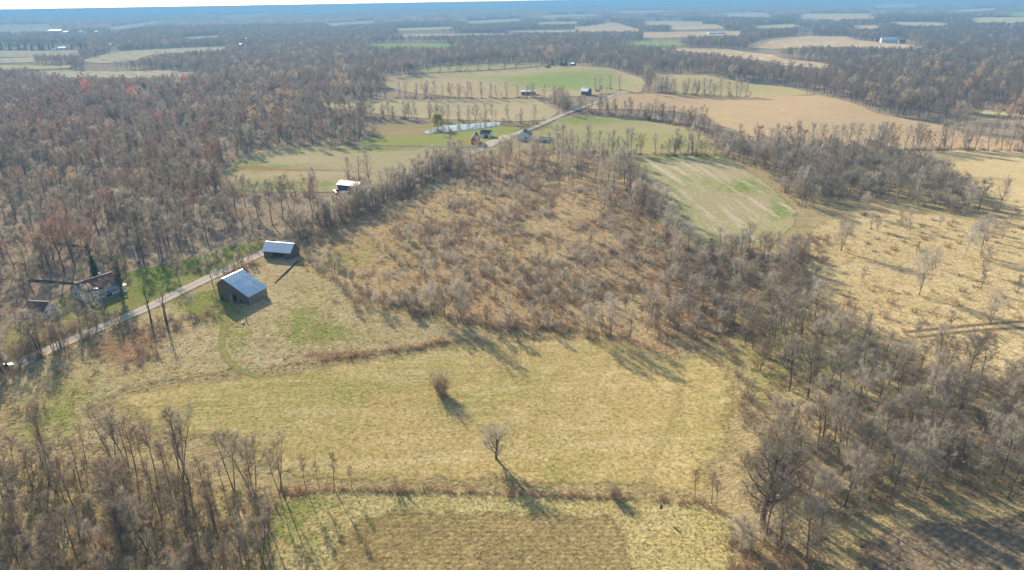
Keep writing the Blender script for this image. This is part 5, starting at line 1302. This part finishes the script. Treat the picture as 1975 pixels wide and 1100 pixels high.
def gable(name, A, B, D, eL, eR, zr, rf, wall_mat, roof_mat, label, cat, gopen=(), ropen=(), lopen=(), bopen=(), windows=(), sheets=True, bw=.32, ov=.35, gmat=None, rmat=None, seed=1, courses=3, sheet_w=.95):
    """gable end runs A->B (seen from outside A is its left end), the long side B->D. Heights: eaves eL, eR, ridge zr at fraction rf."""
    rg = np.random.default_rng(seed)
    A = np.array(A[:2]); B = np.array(B[:2]); D = np.array(D[:2])
    u = B - A; W = float(np.hypot(*u)); u = u / W; v = np.array([-u[1], u[0]])
    L = float(abs((D - B) @ v))
    zz = min(float(hgt(*q)) for q in (A, B, D))
    root = empty(name, (A[0], A[1], zz + .1), math.atan2(u[1], u[0]))
    xr = rf * W
    top = lambda s: eL + (zr - eL) * s / xr if s <= xr else zr + (eR - zr) * (s - xr) / (W - xr)
    tk = lambda s: top(s) - .04
    V, Fc = boards('x', W, tk, list(gopen), 0.0, .08, bw, rg); mesh_obj('wall', V, Fc, gmat or wall_mat, root)
    V, Fc = boards('x', W, tk, list(bopen), L - .08, .08, bw, rg); mesh_obj('wall', V, Fc, wall_mat, root)
    V, Fc = boards('y', L, lambda s: eR - .06, list(ropen), W - .08, .08, bw, rg); mesh_obj('wall', [(x + .001, y, z) for x, y, z in V], Fc, rmat or wall_mat, root)
    V, Fc = boards('y', L, lambda s: eL - .06, list(lopen), 0.0, .08, bw, rg); mesh_obj('wall', [(x - .001, y, z) for x, y, z in V], Fc, wall_mat, root)
    # roof: deck slab with metal sheets or shingle courses on top
    for side in (0, 1):
        xe = 0.0 if side == 0 else W; ze = eL if side == 0 else eR
        run = xr - xe; rise = zr - ze; sl = math.hypot(run, rise)
        dirx, dirz = run / sl, rise / sl
        nx, nz = (-dirz, dirx) if side == 0 else (dirz, -dirx)
        if nz < 0: nx, nz = -nx, -nz
        s0 = -ov
        def pt(s, y, h): return (xe + dirx * s + nx * h, y, ze + dirz * s + nz * h)
        y0, y1 = -ov, L + ov
        Vd = [pt(s0, y0, 0), pt(sl, y0, 0), pt(sl, y1, 0), pt(s0, y1, 0), pt(s0, y0, .07), pt(sl, y0, .07), pt(sl, y1, .07), pt(s0, y1, .07)]
        Fd = [(0, 3, 2, 1), (4, 5, 6, 7), (0, 1, 5, 4), (1, 2, 6, 5), (2, 3, 7, 6), (3, 0, 4, 7)]
        roof = mesh_obj('roof', Vd, Fd, M['grey_board'] if sheets else roof_mat, root)
        if sheets:
            nc = courses; ns = max(4, int(round((y1 - y0) / sheet_w))); sw = (y1 - y0) / ns; cl = (sl - s0) / nc
            Vs = []; Fs = []; rb = 8
            for i in range(rb + 1):
                yy = sw * i / rb; hh = .03 if i % 2 else 0.0
                a = (dirx * 0 + nx * hh, yy, dirz * 0 + nz * hh); e = (dirx * (cl - .02) + nx * hh, yy, dirz * (cl - .02) + nz * hh)
                Vs += [a, e]
            for i in range(rb): Fs.append((2 * i, 2 * i + 1, 2 * i + 3, 2 * i + 2))
            me = bpy.data.meshes.new('roof_sheet'); me.from_pydata(Vs, [], Fs); me.update(); me.materials.append(roof_mat)
            for c in range(nc):
                for j in range(ns):
                    o = bpy.data.objects.new('roof_sheet', me); C.objects.link(o); o.parent = roof
                    h = .09 + .012 * (j % 2) + rg.uniform(0, .008)
                    o.location = pt(s0 + c * cl, y0 + j * sw, h)
                    o.rotation_euler = (rg.normal() * .003, rg.normal() * .004, rg.normal() * .002)
    V = []; Fc = []; box(V, Fc, xr - .2, xr + .2, -ov - .03, L + ov + .03, zr + .06, zr + .15); mesh_obj('ridge_cap', V, Fc, roof_mat, root)
    for (wall, s, z, ww, hh, fm) in windows:
        if wall == 'g': fr = (s, s + ww, -.07, -.03, z, z + hh); pn = (s + .08, s + ww - .08, -.09, -.071, z + .08, z + hh - .08)
        elif wall == 'r': fr = (W + .03, W + .07, s, s + ww, z, z + hh); pn = (W + .071, W + .09, s + .08, s + ww - .08, z + .08, z + hh - .08)
        else: fr = (-.07, -.03, s, s + ww, z, z + hh); pn = (-.09, -.071, s + .08, s + ww - .08, z + .08, z + hh - .08)
        w_ = boxobj('window', fr, fm, root); boxobj('pane', pn, M['glass'], w_)
    tag(root, label, cat)
    return root, W, L

A, B, D = G(424, 580), G(482, 590), G(523, 573)
barn, bW, bL = gable('barn', A, B, D, 5.2, 2.9, 7.2, .25, M['old_board'], M['tin'], 'large dark weathered barn with patched blue grey metal roof beside the lane', 'barn',
      gopen=[(bx0, bx1, z0, z1) for bx0, bx1, z0, z1 in ((.9, 1.5, .4, 1.8), (4.2, 6.6, 0, 2.6), (7.6, 8.6, .3, 1.4))], ropen=[(1.0, 1.4, 1.5, 2.2)], rmat=M['grey_board'], seed=3)
V = []; Fc = []; box(V, Fc, 4.0, 5.3, -.16, -.1, 0, 2.7); dr = mesh_obj('door', V, Fc, M['grey_board'], barn)
A, B, D = G(561, 502), G(578, 492), G(528, 488)
shed, _, _ = gable('shed', A, B, D, 2.7, 2.5, 5.0, .5, M['old_board'], M['tin_bright'], 'smaller open-fronted shed with pale metal roof up the lane from the barn', 'shed', lopen=[(2.2, 6.6, 0, 2.2)], seed=4, courses=2)
A, B, D = G(85, 616), G(115, 599), G(92, 590)
A2 = A; u_ = (B - A)[:2]; v_ = np.array([-u_[1], u_[0]]); v_ /= np.hypot(*v_)
ws, wsW, wsL = gable('white_shed', A, B, np.append(B[:2] + v_ * 6.0, 0), 1.9, 1.9, 3.9, .5, M['white_board'], M['tin_rust'], 'small white walled shed with rusty brown roof in the roadside yard', 'shed', windows=[('g', 1.0, .9, .8, .9, M['white_board']), ('g', 3.2, .9, .8, .9, M['white_board']), ('l', 2.2, .7, .7, .8, M['white_board'])], seed=5, courses=2)
A, B = G(149, 577), G(172, 583); v_ = None
A, B, D = G(143, 575), G(168, 585), G(238, 560)
hs, hW, hL = gable('house', A, B, D, 3.0, 3.0, 5.4, .5, M['lilac_board'], M['tin_rust'], 'weathered old house with pale gable and white posted porch behind a big tree', 'house', windows=[('g', 1.5, 1.0, 1.0, 1.3, M['white_board']), ('g', 3.6, 1.0, 1.0, 1.3, M['white_board']), ('r', 2.0, .9, .9, 1.3, M['white_board']), ('r', 6.0, .9, .9, 1.3, M['white_board'])], seed=6, courses=3)
boxobj('porch_floor', (hW + .09, hW + 2.2, .3, hL - .3, .25, .45), M['grey_board'], hs)
boxobj('porch_skirt', (hW + 2.2, hW + 2.26, .3, hL - .3, -.2, .45), M['teal'], hs)
V = [(hW + .05, 0, 2.75), (hW + 2.5, 0, 2.3), (hW + 2.5, hL, 2.3), (hW + .05, hL, 2.75), (hW + .05, 0, 2.84), (hW + 2.5, 0, 2.39), (hW + 2.5, hL, 2.39), (hW + .05, hL, 2.84)]
mesh_obj('porch_roof', V, [(0, 3, 2, 1), (4, 5, 6, 7), (0, 1, 5, 4), (1, 2, 6, 5), (2, 3, 7, 6), (3, 0, 4, 7)], M['teal'], hs)
for i in range(6):
    y = .4 + (hL - .9) * i / 5
    boxobj('porch_post', (hW + 2.0, hW + 2.15, y, y + .15, .45, 2.36), M['white_board'], hs)
for i in range(5):
    y = .55 + (hL - .9) * i / 5
    if i == 2: continue
    boxobj('railing', (hW + 2.05, hW + 2.1, y + .02, y + (hL - .9) / 5 - .05, .75, 1.25), M['white_board'] if i % 2 else M['teal'], hs)
boxobj('chimney', (hW * .5 - .3, hW * .5 + .3, hL * .6, hL * .6 + .6, 4.8, 6.3), M['stone'], hs)
A, B, D = G(690, 372), G(704, 366), G(646, 370)
tr_, tW, tL = gable('cabin', A, B, D, 3.0, 2.6, 4.2, .5, M['blue_board'], M['tin_white'], 'dark blue cabin with white metal roof beside the split field', 'cabin', lopen=[], gmat=M['grey_board'], windows=[('l', 4.2, 1.0, 1.2, .9, M['teal'])], seed=7, courses=2)
A, B, D = G(909, 280), G(924, 280), G(930, 274)
rb_, rW, rL = gable('red_barn', A, B, D, 3.4, 3.4, 6.4, .5, M['red_board'], M['dark_shingle'], 'small bright red barn with dark roof beside the gravel turning place', 'barn', sheets=False, windows=[('g', 2.0, 0.0, 1.6, 2.2, M['white_board'])], seed=8)
A, B, D = G(944, 267), G(950, 263), G(926, 266)
gr_, _, _ = gable('garage', A, B, D, 2.5, 2.5, 4.3, .5, M['white_board'], M['dark_shingle'], 'white garage with dark shingle roof behind the red barn', 'garage', sheets=False, windows=[('l', 1.0, 0, 2.2, 2.0, M['grey_board'])], seed=9)
def place(px, py, W, L, rot):
    g = G(px, py)[:2]; u = np.array([math.cos(rot), math.sin(rot)]); v = np.array([-u[1], u[0]])
    return [np.append(x, 0) for x in (g - u * W / 2, g + u * W / 2, g + u * W / 2 + v * L)]
A, B, D = place(1010, 272, 9.0, 9.5, -.15)
gh_, ghW, ghL = gable('farmhouse', A, B, D, 3.2, 3.2, 6.0, .45, M['white_board'], M['teal_shingle'], 'grey roofed pale house across the lane from the red barn', 'house', sheets=False, windows=[('g', 1.5, 1.0, 1, 1.3, M['grey_board']), ('g', 5.5, 1.0, 1, 1.3, M['grey_board'])], seed=10)
A, B, D = G(1060, 277), G(1066, 273), G(1040, 274)
gable('low_shed', A, B, D, 2.0, 2.0, 3.0, .5, M['grey_board'], M['teal_shingle'], 'long low dark green shed beside the grey roofed house', 'shed', sheets=False, seed=11)
A, B, D = place(1137, 184, 6.2, 7.0, .85)
gable('hill_barn', A, B, D, 3.6, 3.6, 6.6, .5, M['old_board'], M['tin_white'], 'tall barn with bright white roof at the lane bend', 'barn', seed=12, courses=2, sheet_w=1.5)
A, B, D = place(1033, 183, 7, 13, 1.5)
gable('pole_shed', A, B, D, 3.2, 3.2, 4.2, .5, M['grey_board'], M['tin_white'], 'open pole shed with white roof beyond the pale tan field', 'shed', lopen=[(2, 12, 0, 2.6)], seed=13, courses=1, sheet_w=1.6)

def far_building(px, py, W, L, e, r, rot, wall, roof, label, cat='barn', name='far_barn'):
    g = G(px, py); u = np.array([math.cos(rot), math.sin(rot)]); v = np.array([-u[1], u[0]])
    A = g[:2] - u * W / 2; B = g[:2] + u * W / 2
    gable(name, np.append(A, 0), np.append(B, 0), np.append(B + v * L, 0), e, e, r, .5, M[wall], M[roof], label, cat, sheets=False, bw=W / 6, windows=[('g', W * .35, .3, W * .3, e * .7, M['grey_board'])], seed=int(px))
fb = [(122, 62, 30, 50, 5, 9, 1.4, 'white_board', 'tin_white', 'long white barn in the hazy fields under the horizon'), (134, 65, 16, 24, 5, 8, 1.2, 'white_board', 'tin_white', 'small white barn just right of the long one'), (160, 64, 14, 30, 4, 7, 1.5, 'white_board', 'tin_white', 'white barn second right of the long one'), (190, 64, 14, 26, 4, 7, 1.4, 'white_board', 'tin_white', 'white barn third right of the long one'), (30, 66, 14, 22, 4, 7, 1.5, 'white_board', 'tin_white', 'lone white barn near the hazy left edge'),
      (130, 96, 10, 18, 4, 6, 1.4, 'white_board', 'tin_white', 'white barn between the far evergreens'), (44, 96, 8, 10, 3, 5, 1.4, 'white_board', 'tin_white', 'small white house under the far evergreens'), (110, 98, 8, 10, 3, 5, 1.3, 'white_board', 'tin_white', 'low white house below the far evergreens'), (218, 89, 10, 14, 4, 6, 1.2, 'white_board', 'tin_white', 'white house right of the far evergreens'),
      (468, 90, 10, 14, 4, 6, .6, 'white_board', 'tin_white', 'white barn beside the grey silo'), (1728, 82, 14, 26, 5, 9, 1.3, 'white_board', 'tin_white', 'white barn at the top of the reddish hill field'), (1745, 84, 8, 10, 4, 6, 1.3, 'grey_board', 'dark_shingle', 'small grey house beside the white hill barn'), (1700, 80, 9, 12, 4, 6, 1.4, 'red_board', 'tin_rust', 'small red shed on the reddish hill field'),
      (1548, 40, 12, 22, 4, 7, 1.4, 'white_board', 'tin_white', 'white shed beside the far pinkish field'), (1568, 39, 14, 26, 5, 8, 1.2, 'white_board', 'tin_white', 'larger white shed beside the far pinkish field'), (1544, 61, 10, 16, 4, 7, 1.4, 'white_board', 'tin_white', 'white house left of a pair in the far wood'), (1558, 62, 10, 14, 4, 7, 1.2, 'white_board', 'tin_white', 'white house right of a pair in the far wood'),
      (1398, 66, 12, 40, 4, 6, 1.5, 'white_board', 'tin_white', 'long low white shed on the narrow pinkish field'), (1945, 55, 12, 16, 4, 8, 1.0, 'white_board', 'tin_white', 'white house among woods at the hazy right edge'), (1250, 39, 10, 30, 4, 6, 1.5, 'white_board', 'tin_white', 'first of three white sheds in a far row'), (1278, 39, 10, 30, 4, 6, 1.5, 'white_board', 'tin_white', 'second of three white sheds in a far row'), (1305, 39, 10, 20, 4, 6, 1.5, 'white_board', 'tin_white', 'third of three white sheds in a far row'),
      (1168, 42, 12, 22, 4, 7, 1.5, 'white_board', 'tin_white', 'white farm building on the pinkish rise'), (1090, 127, 7, 9, 3, 5, .5, 'grey_board', 'dark_shingle', 'dark low shed at the crest farm'), (1108, 127, 4, 6, 2.5, 3.6, .6, 'grey_board', 'tin_bright', 'small pale roofed shed right of the crest farm evergreens'), (1058, 131, 5, 6, 2.6, 4, .4, 'grey_board', 'dark_shingle', 'tiny grey house below the orange tree at the crest farm'),
      (390, 288, 4, 7, 2.2, 3.0, 1.5, 'white_board', 'tin_white', 'tiny white roofed hut hidden in the wood'), (1610, 42, 12, 22, 4, 7, 1.5, 'white_board', 'tin_white', 'white barn right end of the far pinkish field')]
for q in fb:
    far_building(*q, name='hut' if 'hut' in q[-1] else ('far_house' if 'house' in q[-1] else ('far_shed' if 'shed' in q[-1] else 'far_barn')), cat='hut' if 'hut' in q[-1] else ('house' if 'house' in q[-1] else ('shed' if 'shed' in q[-1] else 'barn')))
# silo
g = G(478, 90); root = empty('silo', g)
ac = Acc(); ac.tube(np.array([[0, 0, -.5], [0, 0, 8.0], [0, 0, 16.0]]), 3.2, 3.2, 16); o = bpy.data.objects.new('shaft', ac.mesh('shaft', [M['concrete']])); C.objects.link(o); o.parent = root
ac = Acc(); ac.tube(np.array([[0, 0, 16.0], [0, 0, 17.0], [0, 0, 18.2]]), 3.3, .3, 16); o = bpy.data.objects.new('dome', ac.mesh('dome', [M['tin_white']])); C.objects.link(o); o.parent = root
tag(root, 'pale round silo in the hazy woods', 'silo')

# ------------------------------------------------------------------ vehicles and small things
def prism(V, Fc, prof, y0, y1):
    """extrude an x-z outline across y"""
    o = len(V); n = len(prof)
    V += [(x, y0, z) for x, z in prof] + [(x, y1, z) for x, z in prof]
    Fc.append(tuple(range(o, o + n))); Fc.append(tuple(reversed(range(o + n, o + 2 * n))))
    for i in range(n):
        j = (i + 1) % n; Fc.append((o + i, o + n + i, o + n + j, o + j))

def vehicle(name, px, py, rz, paint, label, pickup=False, cat='car'):
    g = G(px, py); r = empty(name, (g[0], g[1], g[2] + .36), rz)
    V = []; Fc = []
    if pickup: prism(V, Fc, [(-2.6, .45), (-2.6, 1.05), (-.5, 1.1), (1.2, 1.1), (2.5, .98), (2.6, .5), (2.2, .35), (-2.3, .35)], -.92, .92)
    else: prism(V, Fc, [(-2.2, .45), (-2.2, .95), (-1.2, 1.0), (1.0, .95), (2.1, .8), (2.2, .45), (2.0, .3), (-2.0, .3)], -.88, .88)
    body = mesh_obj('body', V, Fc, paint, r)
    bm = body.modifiers.new('bevel', 'BEVEL'); bm.width = .08; bm.segments = 2
    V = []; Fc = []
    cab = [(-.6, 1.08), (-.5, 1.75), (.7, 1.75), (1.25, 1.08)] if pickup else [(-1.7, .97), (-1.1, 1.48), (.4, 1.5), (1.15, .95)]
    prism(V, Fc, cab, -.78, .78); cb = mesh_obj('cabin', V, Fc, paint, r); bm = cb.modifiers.new('bevel', 'BEVEL'); bm.width = .06; bm.segments = 2
    zt = cab[1][1]
    V = []; Fc = []; prism(V, Fc, [(cab[0][0] + .3, cab[0][1] + .08), (cab[1][0] + .12, zt - .12), (cab[2][0] - .1, zt - .12), (cab[3][0] - .35, cab[3][1] + .08)], -.8, .8); mesh_obj('side_window', V, Fc, M['glass'], cb)
    dx, dz = cab[2][0] - cab[3][0], cab[2][1] - cab[3][1]
    mesh_obj('windscreen', [(cab[3][0] + dx * .1 + .03, -.68, cab[3][1] + dz * .1), (cab[3][0] + dx * .1 + .03, .68, cab[3][1] + dz * .1), (cab[3][0] + dx * .88 + .03, .62, cab[3][1] + dz * .88), (cab[3][0] + dx * .88 + .03, -.62, cab[3][1] + dz * .88)], [(0, 1, 2, 3)], M['glass'], cb)
    if pickup:
        boxobj('bed', (-2.5, -.7, -.75, .75, 1.04, 1.12), M['tyre'], r)
    for sx in (-1.4, 1.4):
        for sy in (-.86, .86):
            ac = Acc(); ac.tube(np.array([[sx, sy - .11, .0], [sx, sy, .0], [sx, sy + .11, .0]]), .34, .34, 14)
            n0 = ac.n; ac.v.append(np.array([[sx, sy - .112, 0], [sx, sy + .112, 0]])); ac.n += 2
            for i in range(14): ac.f += [(n0, (i + 1) % 14, i), (n0 + 1, 28 + i, 28 + (i + 1) % 14)]
            o = bpy.data.objects.new('wheel', ac.mesh('wheel', [M['tyre']])); C.objects.link(o); o.parent = r; o.location.z = .0
    for sy in (-.6, .6):
        boxobj('headlight', ((2.5 if pickup else 2.1), (2.63 if pickup else 2.23), sy - .15, sy + .15, .62, .76), M['chrome'], r)
    tag(r, label, cat)
    return r
vehicle('car', 8, 716, math.radians(52), M['car_black'], 'black car parked on the lane at the frame edge')
vehicle('pickup_truck', 650, 374, math.radians(-60), M['car_red'], 'red pickup parked against the dark blue cabin', True, 'truck')
# yard light pole
g = G(201, 600); r = empty('light_pole', g)
ac = Acc(); ac.tube(np.array([[0, 0, -.5], [0.03, 0, 3.5], [0, 0, 7.2]]), .13, .09, 8); o = bpy.data.objects.new('pole', ac.mesh('pole', [M['wood_pole']])); C.objects.link(o); o.parent = r
boxobj('arm', (-.9, 0, -.03, .03, 6.9, 6.97), M['chrome'], r); boxobj('lamp_head', (-1.2, -.75, -.18, .18, 6.78, 7.05), M['white_board'], r)
tag(r, 'slim pale yard light pole in front of the weathered house', 'pole')
# nest box
g = G(1274, 996); r = empty('nest_box', g, .5)
ac = Acc(); ac.tube(np.array([[0, 0, -.3], [0, 0, .8], [0, 0, 1.6]]), .03, .03, 6); o = bpy.data.objects.new('post', ac.mesh('post', [M['wood_pole']])); C.objects.link(o); o.parent = r
boxobj('box', (-.2, .2, -.18, .18, 1.6, 2.1), M['old_board'], r)
mesh_obj('lid', [(-.26, -.26, 2.08), (.26, -.26, 2.08), (.26, .24, 2.2), (-.26, .24, 2.2), (-.26, -.26, 2.12), (.26, -.26, 2.12), (.26, .24, 2.24), (-.26, .24, 2.24)], [(0, 3, 2, 1), (4, 5, 6, 7), (0, 1, 5, 4), (1, 2, 6, 5), (2, 3, 7, 6), (3, 0, 4, 7)], M['old_board'], r)
tag(r, 'small dark box on a thin post in the grass below the hedge gap', 'nest box')
# pale boulder and post by the barn shadow
def boulder(px, py, s, label, seed):
    rg = np.random.default_rng(seed); import bmesh
    bm = bmesh.new(); bmesh.ops.create_icosphere(bm, subdivisions=2, radius=s)
    for v in bm.verts: v.co *= rg.uniform(.82, 1.12); v.co.z *= .75
    me = bpy.data.meshes.new('boulder'); bm.to_mesh(me); bm.free(); me.materials.append(M['stone'])
    g = G(px, py); o = bpy.data.objects.new('boulder', me); C.objects.link(o); o.location = (g[0], g[1], g[2] + s * .5); tag(o, label, 'boulder')
boulder(469, 625, .55, 'pale round boulder at the tip of the barn shadow', 1)
g = G(476, 622); r = boxobj('fence_post', (-.1, .1, -.1, .1, -.3, 1.3), M['old_board'], None); r.location = g; r.name = 'fence_post'; tag(r, 'short dark post beside the pale boulder', 'post')
# fallen stump, brush heap and logs
def log(px0, py0, px1, py1, rad, mat, label, name='fallen_log', lift=0.2, z1=None):
    a = G(px0, py0); b = G(px1, py1); m = (a + b) / 2
    r_ = np.array([a - m + [0, 0, lift], [0, 0, lift + .15], b - m + [0, 0, lift if z1 is None else z1]])
    ac = Acc(); ac.tube(r_, rad, rad * .6, 7); 
    rg = np.random.default_rng(int(px0)); q = r_[1] + (r_[2] - r_[1]) * rg.uniform(0, 1, (14, 1))
    ac.slivers(q, q + rg.normal(size=(14, 3)) * .9 + np.array([0, 0, .5]), .09, rg)
    o = bpy.data.objects.new(name, ac.mesh(name, [mat])); C.objects.link(o); o.location = m; tag(o, label, 'log')
log(268, 508, 254, 470, .45, M['bark_pale'], 'pale splintered tree trunk broken off in the wood', 'broken_tree', .3, 5.5)
log(30, 540, 145, 548, .35, M['bark_dark'], 'long dark fallen trunk behind the weathered house')
log(100, 470, 170, 478, .3, M['bark_dark'], 'dark fallen trunk deeper in the wood above the house')
log(1380, 300 + 345, 1420, 640, .18, M['bark'], 'grey fallen branch at the field gate gap')
log(575, 505, 530, 548, .3, M['bark_dark'], 'dark log line running from shed to barn')
